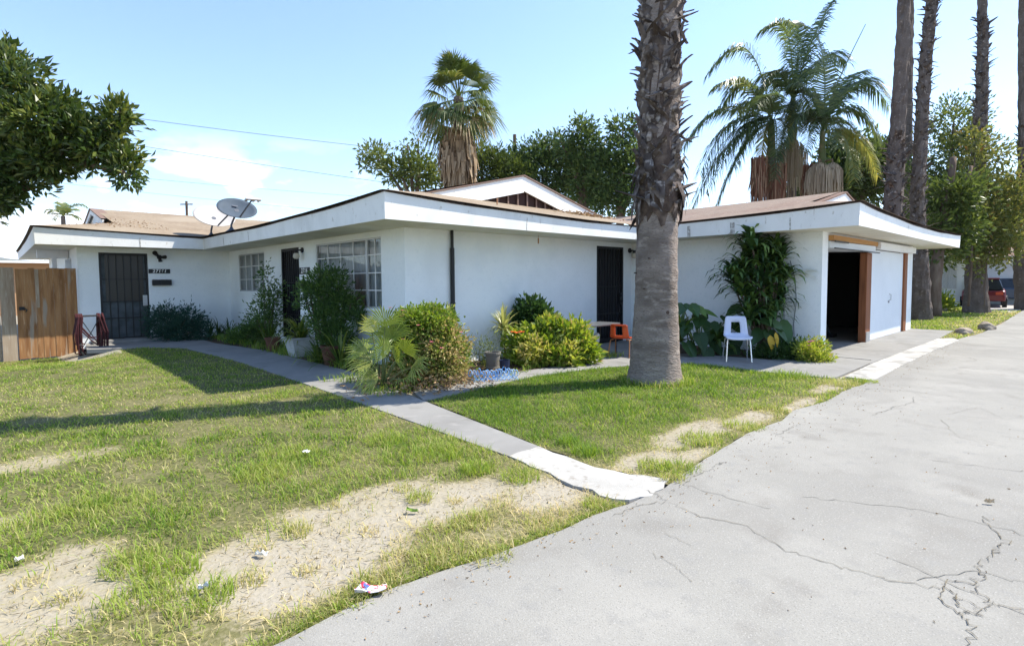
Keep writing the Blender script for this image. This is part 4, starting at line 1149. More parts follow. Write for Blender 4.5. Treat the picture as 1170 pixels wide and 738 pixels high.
def fan_leaf(mb, hub, dirv, up, size, tint, rr, nseg=26, arc=2.5, droop=0.35, width=0.07):
    """pleated fan blade of narrow segments round a hub"""
    d = Vector(dirv).normalized(); u = Vector(up)
    s = d.cross(u).normalized(); n_ = s.cross(d).normalized()
    h = Vector(hub)
    V = []; F = []; T = []
    for k in range(nseg):
        a = (k / (nseg - 1) - .5) * 2 * arc / 1
        a *= 0.5 * 1.15
        dd = d * math.cos(a) + s * math.sin(a)
        ss = (d * -math.sin(a) + s * math.cos(a))
        L = size * (0.72 + 0.28 * math.cos(a * .9)) * (0.9 + .2 * rr.random())
        w = size * width
        dz = Vector((0, 0, -1)) * L * droop * (0.4 + 0.8 * rr.random())
        p0 = h; m1 = h + dd * L * .55; tip = h + dd * L * 0.95 + dz
        b = len(V)
        V += [tuple(p0), tuple(m1 - ss * w + n_ * w * .3), tuple(m1 + n_ * -w * .2), tuple(m1 + ss * w + n_ * w * .3), tuple(tip)]
        F += [(b, b + 1, b + 2), (b, b + 2, b + 3), (b + 1, b + 4, b + 2), (b + 2, b + 4, b + 3)]
        T += [min(1, max(0, tint + rr.normal() * .08))] * 5
    mb.raw(V, F, T)

def limb(mb, pts, r0, r1, n=8, seed=0, jit=0.0):
    rr_ = random.Random(seed)
    P = [Vector(p) for p in pts]
    # smooth through the points
    out = []
    for i in range(len(P) - 1):
        a = P[max(i - 1, 0)]; b = P[i]; c = P[i + 1]; d = P[min(i + 2, len(P) - 1)]
        for k in range(4):
            t = k / 4
            q = 0.5 * ((2 * b) + (c - a) * t + (2 * a - 5 * b + 4 * c - d) * t * t + (3 * b - a - 3 * c + d) * t ** 3)
            out.append(q)
    out.append(P[-1])
    m = len(out)
    rs = [r0 + (r1 - r0) * i / (m - 1) for i in range(m)]
    out = [q + Vector((rr_.uniform(-jit, jit), rr_.uniform(-jit, jit), 0)) for q in out]
    mb.tube(out, rs, n)

# ------------------------------------------------------------------ the big palm on the lawn
def ring_trunk(profile, cx, n=28, seed=0, amp=0.012):
    """profile: (z, radius, dx, dy)"""
    rr_ = np.random.default_rng(seed)
    mb = MB(); V = []; F = []
    for j, (z, r_, dx, dy) in enumerate(profile):
        for k in range(n):
            th = 2 * math.pi * k / n
            q = r_ + amp * rr_.normal() + amp * 1.2 * math.sin(3 * th + z * .7)
            V.append((cx[0] + dx + q * math.cos(th), cx[1] + dy + q * math.sin(th), cx[2] + z))
    for j in range(len(profile) - 1):
        for k in range(n):
            k2 = (k + 1) % n
            F.append((j * n + k, j * n + k2, (j + 1) * n + k2, (j + 1) * n + k))
    mb.raw(V, F)
    return mb

def boots(mb, cx, z0, z1, rfun, off, n_, seed, size=1.0, out=1.0):
    """cut leaf bases: curved stubs spiralling up the stem, split and splayed"""
    rr_ = np.random.default_rng(seed)
    for i in range(n_):
        z = z0 + (z1 - z0) * (i + rr_.random() * .6) / n_
        th = i * 2.39996 + rr_.normal() * .12
        dx, dy = off(z)
        r_ = rfun(z)
        e = Vector((math.cos(th), math.sin(th), 0)); s = Vector((-math.sin(th), math.cos(th), 0))
        c = Vector((cx[0] + dx, cx[1] + dy, cx[2] + z))
        w = (0.05 + .075 * rr_.random()) * size
        h = (0.11 + .15 * rr_.random()) * size
        o_ = (0.02 + .09 * rr_.random() ** 1.6) * out
        lean = rr_.normal() * .20 * size
        if rr_.random() < .17: o_ *= 2.0; w *= .7; h *= .75
        if rr_.random() < .10: h *= -.8
        up = Vector((0, 0, 1))
        p = []
        for (t, ww, oo) in ((0.0, 1.15, -.015), (.45, .9, .018), (.8, .62, o_ * .6), (1.05, .34, o_ * 1.15)):
            q = c + e * (r_ + oo) + up * (h * t) + s * (lean * t)
            p += [q - s * w * ww - e * .02, q + e * .024 * (1 - .4 * t), q + s * w * ww - e * .02, q - e * .03]
        f = []
        for a in range(3):
            for k in range(4):
                k2 = (k + 1) % 4
                f.append((a * 4 + k, a * 4 + k2, a * 4 + 4 + k2, a * 4 + 4 + k))
        f.append((12, 13, 14, 15))
        mb.raw([tuple(q) for q in p], f)

def washingtonia_crown(mb, c, size, n_, seed, nseg=22):
    rr_ = np.random.default_rng(seed)
    for i in range(n_):
        az = i * 2.39996 + rr_.normal() * .2
        t = i / n_
        el = 1.35 - 2.0 * t + rr_.normal() * .12
        d = Vector((math.cos(az) * math.cos(el), math.sin(az) * math.cos(el), math.sin(el)))
        pl = size * (.42 + .16 * rr_.random())
        hub = Vector(c) + d * pl + Vector((0, 0, -0.05 * size * t))
        s = Vector((-math.sin(az), math.cos(az), 0))
        w = size * .018
        mb.raw([tuple(Vector(c) - s * w), tuple(Vector(c) + s * w), tuple(hub + s * w * .7), tuple(hub - s * w * .7)], [(0, 1, 2, 3)], [0.55] * 4)
        up = d.cross(s)
        dead = t > .80 and rr_.random() < .5
        fan_leaf(mb, hub, d - Vector((0, 0, .25)), -up if up.z < 0 else up, size * (.52 + .12 * rr_.random()), (.97 if dead else .30 + .34 * rr_.random()), rr_, nseg, 2.6, .25 + .3 * t, .045)

PX, PY = 7.01, 4.36
def big_off(z): return (0.020 * math.sin(z * .5) + 0.004 * z, -0.006 * z)
prof = []
for z in np.concatenate([np.arange(-.05, 2.6, .07), np.arange(2.6, 16.6, .25)]):
    r_ = np.interp(z, [-.05, .05, .25, .6, 1.2, 1.9, 2.5, 2.8, 16], [.47, .40, .365, .335, .305, .29, .28, .275, .24])
    prof.append((float(z), float(r_), *big_off(z)))
palm = thing('palm_tree', 'huge palm trunk with shaggy cut leaf bases standing on the lawn before the house', 'palm tree', (PX, PY, 0))
tr = ring_trunk(prof, (PX, PY, 0), 36, 1, .005).build('trunk', M['bark_smooth'], palm, smooth=True)
mb = ring_trunk([(2.28, .287, *big_off(2.3)), (2.45, .296, *big_off(2.45)), (2.65, .318, *big_off(2.6)), (3.2, .305, *big_off(3.2))] + [(z, .268 - .004 * (z - 3), *big_off(z)) for z in np.arange(3.6, 16.5, .4)], (PX, PY, 0), 36, 2, .010)
rg = np.random.default_rng(3)
mb.v[0][:36, 2] += np.convolve(rg.normal(0, .22, 38), [.25, .5, .25], 'valid')          # ragged lower edge where the bark peels away
mb.build('upper_trunk', M['bark_dark'], palm, smooth=False)
mb = MB()
boots(mb, (PX, PY, 0), 2.55, 7.2, lambda z: np.interp(z, [2.5, 3.0, 3.6, 16], [.30, .315, .278, .24]), big_off, 380, 3, .9, .85)
boots(mb, (PX, PY, 0), 7.2, 16.2, lambda z: .265, big_off, 220, 4, 1.25, 1.2)
# hanging shreds of old leaf base above the smooth stem
rs = np.random.default_rng(8)
for i in range(46):
    th = rs.random() * 6.283
    if i < 12: th = math.atan2(rgt.y, rgt.x) + rs.normal() * .35
    z = 2.55 + rs.random() * .75; r_ = .335
    e = Vector((math.cos(th), math.sin(th), 0)); s = Vector((-math.sin(th), math.cos(th), 0))
    c = Vector((PX + big_off(z)[0], PY + big_off(z)[1], z)) + e * r_
    l = .18 + .28 * rs.random(); w = .03 + .04 * rs.random()
    a = c - s * w; b_ = c + s * w
    k = rs.normal() * .06
    m1 = c + e * (.05 + .03 * rs.random()) - Vector((0, 0, l * .5)) + s * k; t_ = c + e * (.03 + .05 * rs.random()) - Vector((0, 0, l)) + s * k * 2
    mb.raw([tuple(a), tuple(b_), tuple(m1 + s * w * .7), tuple(m1 - s * w * .7), tuple(t_)], [(0, 1, 2, 3), (3, 2, 4)])
mb.build('leaf_base_bark', M['bark_boots'], palm)
mb = MB()
washingtonia_crown(mb, (PX + big_off(16.5)[0], PY + big_off(16.5)[1], 16.5), 2.2, 60, 5, 18)
mb.build('crown', M['fan'], palm)
# old nail scars and a knot on the stem
mb = MB()
for (px, py, r_) in [(763, 357, .035), (772, 358, .022), (777, 361, .016), (770, 330, .013), (741, 295, .012), (757, 377, .012), (766, 372, .010), (735, 330, .01), (725, 312, .012)]:
    d = ray(px, py)
    # hit the stem cylinder
    a = d.x ** 2 + d.y ** 2; b_ = -2 * (d.x * PX + d.y * PY); cc = PX ** 2 + PY ** 2 - .312 ** 2
    q = b_ * b_ - 4 * a * cc
    if q < 0: continue
    P = CAM + d * ((-b_ - math.sqrt(q)) / (2 * a))
    nn = Vector((P.x - PX, P.y - PY, 0)).normalized()
    MB().tube([P - nn * .03, P + nn * .006], [r_, r_ * .7], 9).build('knot_scar', M['edge'], palm)

# ------------------------------------------------------------------ palms behind
def tall_palm(px_pts, depth, name_label, r_px, boots_n, bark, group=None, smooth_above=None, crown_size=None, zbase=None, seed=1, top_z=20, bsize=1.0):
    pts = [AT(x, y, depth) for x, y in px_pts]
    if zbase is not None:
        pts[0].z = zbase
    # extend beyond the frame in the same direction
    d = (pts[-1] - pts[-2]).normalized()
    while pts[-1].z < top_z: pts.append(pts[-1] + Vector((d.x * .5, d.y * .5, d.z)) * 1.5)
    root = thing('palm_tree', name_label, 'palm tree', (pts[0].x, pts[0].y, 0), 0, group)
    zs = np.array([p.z for p in pts]); xs = np.array([p.x for p in pts]); ys = np.array([p.y for p in pts])
    rs_ = np.array([q * depth / FPX / 2 for q in r_px] + [r_px[-1] * depth / FPX / 2] * (len(pts) - len(r_px)))
    prof_ = []
    for z in np.arange(zs[0], zs[-1], .22):
        prof_.append((float(z), float(np.interp(z, zs, rs_)), float(np.interp(z, zs, xs) - pts[0].x), float(np.interp(z, zs, ys) - pts[0].y)))
    ring_trunk(prof_, (pts[0].x, pts[0].y, 0), 18, seed, .018).build('trunk', bark, root, smooth=False)
    if boots_n:
        mb_ = MB()
        off = lambda z: (float(np.interp(z, zs, xs) - pts[0].x), float(np.interp(z, zs, ys) - pts[0].y))
        z0, z1 = boots_n[1], boots_n[2]
        boots(mb_, (pts[0].x, pts[0].y, 0), z0, z1, lambda z: float(np.interp(z, zs, rs_)) - .01, off, boots_n[0], seed + 5, bsize, 1.5)
        mb_.build('leaf_base_bark', M['bark_boots'], root)
    if crown_size:
        mb_ = MB(); washingtonia_crown(mb_, tuple(pts[-1]), crown_size, 46, seed + 9, 14)
        mb_.build('crown', M['fan'], root)
    return root
gp_ = 'tall palms beside the garages'
tall_palm([(1019, 330), (1021, 235), (1024, 170), (1029, 80), (1033, 0)], 17.5, 'tall palm rising behind the garage roof with a smooth brown upper trunk', [19, 18, 15.5, 13.5, 12], (170, 2.2, 6.0), M['bark_far'], gp_, None, None, 0, 11, 24)
tall_palm([(1034, 330), (1036, 200), (1038, 100), (1039, 0)], 30, 'thin distant palm trunk seen between two thicker palms', [10, 9, 9, 8], None, M['bark_far'], gp_, None, 2.2, 0, 12, 22)
tall_palm([(1052, 366), (1051, 300), (1049, 230), (1052, 150), (1057, 70), (1066, 0)], 19.7, 'tall leaning palm with rough leaf bases just past the garage end', [22, 16, 14, 12.5, 11.5, 11], (330, 2.2, 13.5), M['bark_far'], gp_, None, None, 0, 13, 24, .85)
tall_palm([(1115, 358), (1115, 330), (1117, 250), (1119, 160), (1122, 90), (1123, 50), (1123, 0)], 23.3, 'tall palm on the far grass with vines climbing its lower trunk', [26, 21, 16, 13, 11, 9.5, 8.5], (240, 5.5, 12.6), M['bark_far'], gp_, None, 2.3, 0, 14, 19, 1.0)
tall_palm([(1181, 352), (1178, 330), (1172, 250), (1170, 190), (1169, 100)], 25.5, 'dark palm trunk at the far right edge', [34, 30, 18, 11, 9], (100, 3.5, 8.5), M['bark_far'], gp_, None, 2.3, 0, 15, 18, 1.0)

# skirted fan palm behind the roof
def skirt_palm():
    dep = 27.0
    base = AT(521, 320, dep); base.z = 0
    top = AT(524, 112, dep)
    root = thing('palm_tree', 'bushy fan palm with a brown skirt of dead fronds above the house roof', 'fan palm', base)
    mb = MB(); limb(mb, [base, (base.x, base.y, 3), (top.x, top.y, top.z)], .38, .24, 12)
    mb.build('trunk', M['bark_far'], root)
    rr_ = np.random.default_rng(4)
    mb = MB()
    n_ = 900                                            # hanging thatch
    for i in range(n_):
        z = top.z - 1.5 - 2.6 * rr_.random() ** .9
        th = rr_.random() * 6.283
        f = (top.z - z - 1.4) / 2.8
        r_ = np.interp(f, [0, .25, .6, .85, 1], [.7, 1.1, 1.2, .8, .45]) * (0.75 + .4 * rr_.random())
        x0, y0 = np.interp(z, [0, top.z], [base.x, top.x]), np.interp(z, [0, top.z], [base.y, top.y])
        e = np.array([math.cos(th), math.sin(th), 0]); s = np.array([-math.sin(th), math.cos(th), 0])
        c = np.array([x0, y0, z]) + e * r_ * .72
        l = .5 + .6 * rr_.random(); w = .05 + .07 * rr_.random()
        tip = c + e * .20 * rr_.normal() * .6 - np.array([0, 0, l])
        mb.raw([c - s * w, c + s * w, tip + s * w * .3 + s * rr_.normal() * .08, tip - s * w * .3], [(0, 1, 2, 3)], [rr_.random()] * 4)
    mb.build('dead_fronds', M['skirt'], root)
    mb = MB()
    for i in range(52):
        az = i * 2.39996 + rr_.normal() * .3; t = i / 52
        el = 1.5 - 2.1 * t + rr_.normal() * .22
        d = Vector((math.cos(az) * math.cos(el), math.sin(az) * math.cos(el), math.sin(el)))
        hub = top + d * (1.0 + .3 * rr_.random()) + Vector((0, 0, .15 - .9 * t))
        s = Vector((-math.sin(az), math.cos(az), 0)); w = .03
        mb.raw([tuple(top - s * w), tuple(top + s * w), tuple(hub + s * w * .7), tuple(hub - s * w * .7)], [(0, 1, 2, 3)], [.6] * 4)
        up = d.cross(s); up = -up if up.z < 0 else up
        dead = t > .62 and rr_.random() < .33
        fan_leaf(mb, hub, d - Vector((0, 0, .2)), up + Vector((rr_.normal() * .3, rr_.normal() * .3, 0)), 1.08 + .22 * t + .25 * rr_.random(), (1.0 if dead else .25 + .5 * rr_.random()), rr_, 26, 2.6, .2 + .55 * t, .028)
    mb.build('crown', M['fan'], root)
skirt_palm()

# feather palms behind the garage roof
def frond_curve(mb, P0, P1, P2, rr, nl=52, ll=0.8, lw=0.03, tint=0.4, hang=0.8):
    P0, P1, P2 = Vector(P0), Vector(P1), Vector(P2)
    B = lambda t: P0 * (1 - t) ** 2 + P1 * 2 * t * (1 - t) + P2 * t * t
    V = []; F = []; T = []
    seg = 18
    pts = [B(i / seg) for i in range(seg + 1)]
    for i in range(seg):
        tg = (pts[i + 1] - pts[i]).normalized()
        s = tg.cross(Vector((0, 0, 1)))
        s = s.normalized() if s.length > .1 else Vector((1, 0, 0))
        n_ = s.cross(tg)
        w, w2 = 0.022 * (1 - i / seg) + .005, 0.022 * (1 - (i + 1) / seg) + .005
        for a in (s, n_):
            b = len(V)
            V += [tuple(pts[i] - a * w), tuple(pts[i] + a * w), tuple(pts[i + 1] + a * w2), tuple(pts[i + 1] - a * w2)]
            F.append((b, b + 1, b + 2, b + 3)); T += [min(1, tint + .2)] * 4
    for k in range(nl):
        t = 0.12 + 0.88 * (k + .5 * rr.random()) / nl
        q = B(t); tg = (B(min(1, t + .02)) - B(t - .02)).normalized()
        s = tg.cross(Vector((0, 0, 1)))
        s = s.normalized() if s.length > .1 else Vector((1, 0, 0))
        n_ = s.cross(tg)
        if n_.z < 0: n_ = -n_
        l0 = ll * (0.5 + 0.75 * math.sin(math.pi * min(1, t * .8 + .12)))
        for sg in (-1, 1):
            l = l0 * (0.75 + .4 * rr.random())
            h = hang * (0.6 + .5 * rr.random())
            o = (s * sg * .75 + tg * (.5 + .1 * rr.random()) + n_ * (.30 - .2 * rr.random()) - Vector((0, 0, h * .45))).normalized()
            m = q + o * l * .5 + Vector((rr.normal() * .02, rr.normal() * .02, 0)); e = m + o * l * .38 - Vector((0, 0, l * h * .55))
            wv = (tg + n_ * .3) * lw * (.7 + .5 * rr.random())
            b = len(V)
            V += [tuple(q - wv * .4), tuple(q + wv * .4), tuple(m - wv * .5), tuple(m + wv * .5), tuple(e)]
            F += [(b, b + 1, b + 3, b + 2), (b + 2, b + 3, b + 4)]
            T += [min(1, max(0, tint + rr.normal() * .16))] * 5
    mb.raw(V, F, T)

def king_palm(cx, top, dep, label, fr, seed, r_=.15, strands=()):
    group = 'feather palms behind the garage roof'
    t = AT(*top, dep); b = AT(cx, 330, dep); b.z = 0
    root = thing('feather_palm', label, 'feather palm', b, 0, group)
    mb = MB(); limb(mb, [b, (b.x * .5 + t.x * .5, b.y * .5 + t.y * .5, t.z * .5), t - Vector((0, 0, 1.3))], r_ * 1.25, r_, 12)
    mb.build('trunk', M['bark_far'], root, smooth=True)
    mb = MB(); limb(mb, [t - Vector((0, 0, 1.4)), t - Vector((0, 0, .7)), t], r_ * 1.2, r_ * .55, 12); mb.build('crownshaft', M['shaft'], root, smooth=True)
    rr_ = np.random.default_rng(seed)
    mb = MB()
    for (c, e, d0_, tint, ll) in fr:
        frond_curve(mb, t + Vector((0, 0, -.15 * rr_.random())), AT(*c, dep + d0_ * .5), AT(*e, dep + d0_), rr_, 84, ll * .95, .043, min(1, tint + .04), .8)
    mb.build('crown', M['feather'], root)
    for (px, py, w, h) in strands:
        mb = MB()
        c = AT(px, py, dep - .35)
        W_, H_ = w * dep / FPX, h * dep / FPX
        for i in range(300):
            th = rr_.random() * 6.283; q = math.sqrt(rr_.random())
            x = c + rgt * (q * math.cos(th) * W_ / 2) + fwd * (q * math.sin(th) * W_ / 2)
            z0 = c.z - (q ** 2) * H_ * .25
            ln = H_ * (.45 + .55 * rr_.random()) * (1 - .45 * q * q)
            sw = rr_.normal() * .05 + q * math.cos(th) * .05
            s = rgt * (.007 + .007 * rr_.random())
            p0 = Vector((x.x, x.y, z0)); p1 = p0 + rgt * sw * .5 - Vector((0, 0, ln * .5)); p2 = p0 + rgt * sw * .6 - Vector((0, 0, ln))
            mb.raw([tuple(p0 - s), tuple(p0 + s), tuple(p1 + s), tuple(p1 - s), tuple(p2 + s), tuple(p2 - s)], [(0, 1, 2, 3), (3, 2, 4, 5)], [rr_.random()] * 6)
        mb.tube([tuple(t - Vector((0, 0, 1.2))), tuple(c + Vector((0, 0, .12))), tuple(c - Vector((0, 0, .1)))], .035, 6)
        mb.build('flower_strands', M['seed'], root)
    return root
D1 = 21.0
rk = king_palm(884, (882, 138), D1, 'left feather palm of the cluster, fronds sweeping down toward the big trunk',
    [((862, 2), (810, 84), .3, .45, .8), ((850, 70), (818, 100), -.8, .5, .7), ((822, 92), (782, 168), .2, .35, .85), ((832, 140), (790, 240), 0, .15, .8), ((850, 142), (818, 240), .8, .12, .8), ((835, 108), (800, 200), -.5, .22, .85),
     ((885, 90), (862, 120), -2.2, .3, .7), ((858, 60), (826, 120), 1.2, .3, .8), ((845, 118), (806, 222), -1.2, .1, .8), ((862, 120), (838, 190), -.8, .15, .8), ((872, 130), (868, 215), .8, .9, .7), ((900, 95), (912, 150), 2, .25, .7), ((868, 100), (842, 130), 2.2, .3, .8), ((890, 120), (886, 205), -1.2, .2, .6)], 31, .15)
rk2 = king_palm(903, (906, 112), D1 + 1.2, 'middle feather palm of the cluster with tan flower strands',
    [((924, 45), (950, 2), .2, .35, .75), ((918, 30), (905, 25), 1.2, .3, .75), ((890, 60), (868, 95), -1.6, .3, .75), ((905, 118), (900, 170), -.8, .95, .6), ((925, 95), (930, 150), 1.2, .15, .7), ((908, 2), (872, 34), -.4, .4, .8), ((942, 40), (968, 72), .6, .4, .75), ((882, 62), (852, 135), .8, .25, .8), ((932, 78), (948, 165), -.6, .2, .75), ((900, 110), (886, 205), -1.5, .1, .6), ((912, 80), (922, 150), -2.4, .2, .7), ((896, 70), (880, 110), 2.4, .3, .7), ((925, 60), (938, 90), 2.2, .35, .7)], 32, .16,
    strands=[(903, 158, 36, 70)])
rk3 = king_palm(940, (940, 148), D1 - .6, 'right feather palm of the cluster, yellowing fronds arching over the roof',
    [((978, 55), (1016, 122), .2, .4, .8), ((965, 75), (1000, 100), 1.4, .35, .8), ((960, 120), (985, 180), 1.0, .5, .7), ((935, 110), (920, 175), -1.2, .2, .7), ((972, 95), (1004, 158), -.6, .45, .75), ((985, 135), (1003, 202), .3, .85, .6), ((975, 145), (976, 205), -.8, .75, .6), ((948, 70), (932, 38), .3, .4, .75), ((918, 100), (896, 165), -.4, .25, .7), ((930, 88), (902, 100), .6, .35, .7), ((958, 85), (985, 82), 1.8, .45, .75), ((950, 110), (958, 170), -2, .3, .6)], 33, .13,
    strands=[(936, 186, 28, 46), (951, 186, 22, 40)])
M['red_thatch'] = leaf_mat('dry_red_sheath_fibres', [(0, (0.13, 0.055, 0.035)), (0.5, (0.25, 0.13, 0.08)), (1, (0.40, 0.27, 0.17))], 0.9, 0.15, 0.1)
rr_ = np.random.default_rng(77)
for (x, y0, y1, w, own) in [(867, 180, 240, 17, rk), (886, 188, 240, 22, rk), (924, 188, 236, 12, rk3)]:
    mb2 = MB(); k_ = D1 / FPX
    c_ = AT(x, (y0 + y1) / 2, D1 - .5); H_ = (y1 - y0) * k_; W_ = w * k_
    for i in range(240):
        q = math.sqrt(rr_.random()); th = rr_.random() * 6.283; t_ = rr_.random() ** 1.6
        p0 = c_ + rgt * (q * math.cos(th) * W_ * .5) + fwd * (q * math.sin(th) * W_ * .5) + Vector((0, 0, H_ * (.5 - t_ * .6)))
        ln = H_ * (.25 + .45 * rr_.random()); s_ = rgt * (.012 + .02 * rr_.random()); o_ = rgt * rr_.normal() * .07
        p1 = p0 + o_ * .4 - Vector((0, 0, ln * .5)); p2 = p0 + o_ - Vector((0, 0, ln))
        mb2.raw([tuple(p0 - s_), tuple(p0 + s_), tuple(p1 + s_), tuple(p1 - s_), tuple(p2)], [(0, 1, 2, 3), (3, 2, 4)], [rr_.random()] * 5)
    mb2.build('dry_sheath', M['red_thatch'], own)
a = AT(960, 60, D1); b_ = AT(988, 28, D1); mb = MB(); limb(mb, [AT(941, 146, D1), AT(957, 95, D1), AT(989, 28, D1)], .03, .012, 6); mb.build('new_spear', M['shaft'], rk3)

# small feather palm beyond the left roof
t = AT(72, 247, 36); root = thing('feather_palm', 'small feather palm top peeking over the left end of the roof', 'feather palm', (t.x, t.y, 0))
mb = MB(); limb(mb, [(t.x, t.y, 0), (t.x, t.y, t.z * .5), t], .16, .12, 8); mb.build('trunk', M['bark_far'], root)
rr_ = np.random.default_rng(5); mb = MB()
for c_, e_, dd in (((62, 236), (54, 243), 0), ((84, 228), (97, 236), .3), ((66, 240), (60, 252), .6), ((78, 236), (86, 240), -.6), ((72, 236), (70, 232), .2), ((80, 242), (90, 250), .2)):
    frond_curve(mb, t, AT(*c_, 36 + dd * .5), AT(*e_, 36 + dd), rr_, 26, .5, .06, .6, .5)
mb.build('crown', M['feather'], root)

# ------------------------------------------------------------------ broadleaf trees
def tree(name, label, cat, base, limbs, blobs, mat_, ncl, nlf, L, W, seed, clump=.3, shell=.4, tint=(.1, .75), tr=(.25, .08), group=None, bark='bark_tree', up=.25):
    root = thing(name, label, cat, base, 0, group)
    mb = MB()
    for li, l in enumerate(limbs):
        k = tr[0] if li == 0 else tr[0] * .55
        limb(mb, l, k, tr[1] if li == 0 else tr[1] * .6, 9, seed + li, .02)
    mb.build('trunk', M[bark], root, smooth=True)
    mb = MB(); crown(mb, blobs, ncl, nlf, L, W, seed, clump, shell, up, tint)
    mb.build('crown', M[mat_], root)
    return root
def PB(px, py, depth, rpx, rpy=None, rd=None):
    """crown lobe: pixel centre, depth and radii in pixels"""
    c = AT(px, py, depth); k = depth / FPX
    rpy = rpy or rpx
    return (c.x, c.y, c.z, (rd or rpx) * k, (rd or rpx) * k, rpy * k)

# glossy dark tree reaching in from the left
dt = 11.2
bs = AT(-150, 400, dt); bs.z = 0
b1, b2_, b3 = AT(-110, 250, dt), AT(20, 190, dt), AT(120, 165, dt)
lobes = [PB(-70, 120, dt, 70, 70), PB(-20, 170, dt, 60, 52), PB(15, 95, dt - .4, 34, 40), PB(45, 135, dt - .3, 42, 36), PB(55, 180, dt, 40, 26), PB(90, 155, dt, 34, 28), PB(118, 170, dt, 28, 22), PB(136, 130, dt, 15, 12), PB(128, 145, dt, 18, 16),
         PB(140, 183, dt, 19, 13), PB(144, 200, dt, 15, 11), PB(15, 205, dt, 34, 24), PB(4, 72, dt, 22, 26), PB(-60, 215, dt, 60, 40), PB(-130, 80, dt, 90, 80), PB(-10, 225, dt - .3, 24, 14), PB(72, 120, dt, 20, 12)]
tree('magnolia_tree', 'glossy dark leaved tree leaning in from the left above the wooden fence', 'tree', (bs.x, bs.y, 0),
     [[bs, bs.lerp(b1, .5) + Vector((.1, 0, 0)), b1, b2_, b3], [b1, AT(-40, 150, dt), AT(20, 95, dt)], [AT(-20, 205, dt), AT(20, 215, dt), AT(38, 214, dt)], [b2_, AT(80, 185, dt), AT(150, 200, dt)], [AT(90, 172, dt), AT(120, 150, dt), AT(138, 128, dt)]],
     [(a_, b_, c_, d_ * .9, e_ * .9, f_ * .88) for (a_, b_, c_, d_, e_, f_) in lobes], 'magnolia', 1500, 17, .185, .082, 41, .105, .2, (.05, .95), (.2, .05), up=.35)

# trees beyond the house
G2_ = 'trees beyond the house roof'
def bgtree(label, cx, dep, lobes, m, ncl, nlf, L, W, seed, clump, tint=(.05, .8), shell=.35, extra=None, name='broadleaf_tree'):
    b = AT(cx, 330, dep); b.z = 0
    c = AT(lobes[0][0], lobes[0][1], dep)
    lm = [[b, b.lerp(c, .55), c]]
    for q in lobes[1:5]:
        e = AT(q[0], q[1], dep); lm.append([b.lerp(c, .5), b.lerp(c, .7).lerp(e, .4), e])
    return tree(name, label, 'tree', (b.x, b.y, 0), lm, [PB(q[0], q[1], dep, q[2], q[3] if len(q) > 3 else None) for q in lobes], m, ncl, nlf, L, W, seed, clump, shell, tint, (.28, .06), G2_)
bgtree('airy small leaved tree left of the skirted fan palm', 470, 30, [(478, 195, 24, 22), (455, 195, 18, 14), (432, 182, 17, 14), (465, 165, 11, 10), (478, 158, 7, 6), (492, 200, 16, 18), (424, 172, 9, 7), (420, 190, 8, 8)], 'mid_tree', 190, 15, .27, .12, 51, .22, (.25, .95))
bgtree('low feathery evergreen right of the skirted fan palm', 556, 31, [(556, 200, 24, 26), (548, 175, 14, 16), (575, 195, 22, 22), (590, 205, 24, 22), (540, 205, 14, 18), (566, 178, 10, 8)], 'mid_tree', 340, 15, .30, .09, 52, .24, (.0, .7))
bgtree('dark spreading evergreen behind the roof gable', 620, 32, [(620, 200, 34, 32), (605, 178, 20, 16), (628, 168, 18, 13), (648, 195, 30, 34), (590, 190, 18, 16), (660, 210, 24, 28)], 'dark_tree', 470, 16, .28, .12, 53, .23, (.0, .8))
bgtree('tall dark tree with a pale forked trunk behind the roof', 672, 30, [(668, 175, 20, 22), (664, 150, 14, 13), (650, 168, 12, 12), (672, 205, 26, 28), (640, 160, 8, 8), (690, 215, 18, 20)], 'dark_tree', 330, 15, .27, .12, 54, .22, (.1, .95))
bgtree('leafy tree directly left of the big palm trunk', 708, 29, [(708, 175, 22, 24), (712, 148, 15, 14), (700, 205, 28, 30), (722, 190, 18, 30), (730, 220, 20, 26), (698, 232, 24, 20), (690, 182, 12, 10)], 'dark_tree', 370, 16, .26, .115, 55, .21, (.05, .95))
bgtree('hazy green tree seen under the feather palms', 985, 38, [(975, 185, 26, 22), (955, 205, 26, 24), (995, 205, 26, 26), (925, 215, 22, 20), (1005, 180, 14, 18), (965, 165, 14, 10)], 'mid_tree', 460, 16, .5, .2, 56, .45, (.0, .55))
bgtree('broad green tree right of the garage end', 1062, 27, [(1085, 190, 34, 40), (1090, 140, 30, 26), (1068, 230, 28, 34), (1100, 235, 34, 40), (1075, 285, 22, 20), (1045, 210, 18, 30), (1105, 170, 24, 28), (1092, 272, 20, 26), (1050, 290, 14, 16)], 'mid_tree', 820, 15, .21, .09, 57, .23, (.1, .95))
def vine():
    dep = 22.6
    b = AT(1118, 356, dep); b.z = 0
    lobes = [PB(*q) for q in [(1118, 215, dep, 20, 60), (1122, 260, dep, 34, 30), (1145, 235, dep, 26, 28), (1150, 205, dep, 22, 18), (1112, 285, dep, 18, 16), (1098, 255, dep, 22, 26), (1158, 255, dep, 24, 24), (1135, 285, dep, 22, 18), (1110, 165, dep, 14, 26), (1165, 215, dep, 14, 14), (1120, 305, dep - .3, 10, 8), (1138, 175, dep, 14, 14), (1158, 285, dep, 16, 16)]]
    tree('climbing_vine', 'olive leafy vine wrapped around the trunk of the far palm', 'vine', (b.x, b.y, 0), [[AT(1106, 350, dep - .3), AT(1110, 300, dep - .4), AT(1112, 240, dep - .4), AT(1114, 180, dep - .3)], [AT(1124, 350, dep - .3), AT(1128, 300, dep - .3), AT(1140, 240, dep - .2)]], lobes, 'ivy', 560, 12, .20, .10, 61, .24, .25, (.05, 1.0), (.05, .02))
vine()
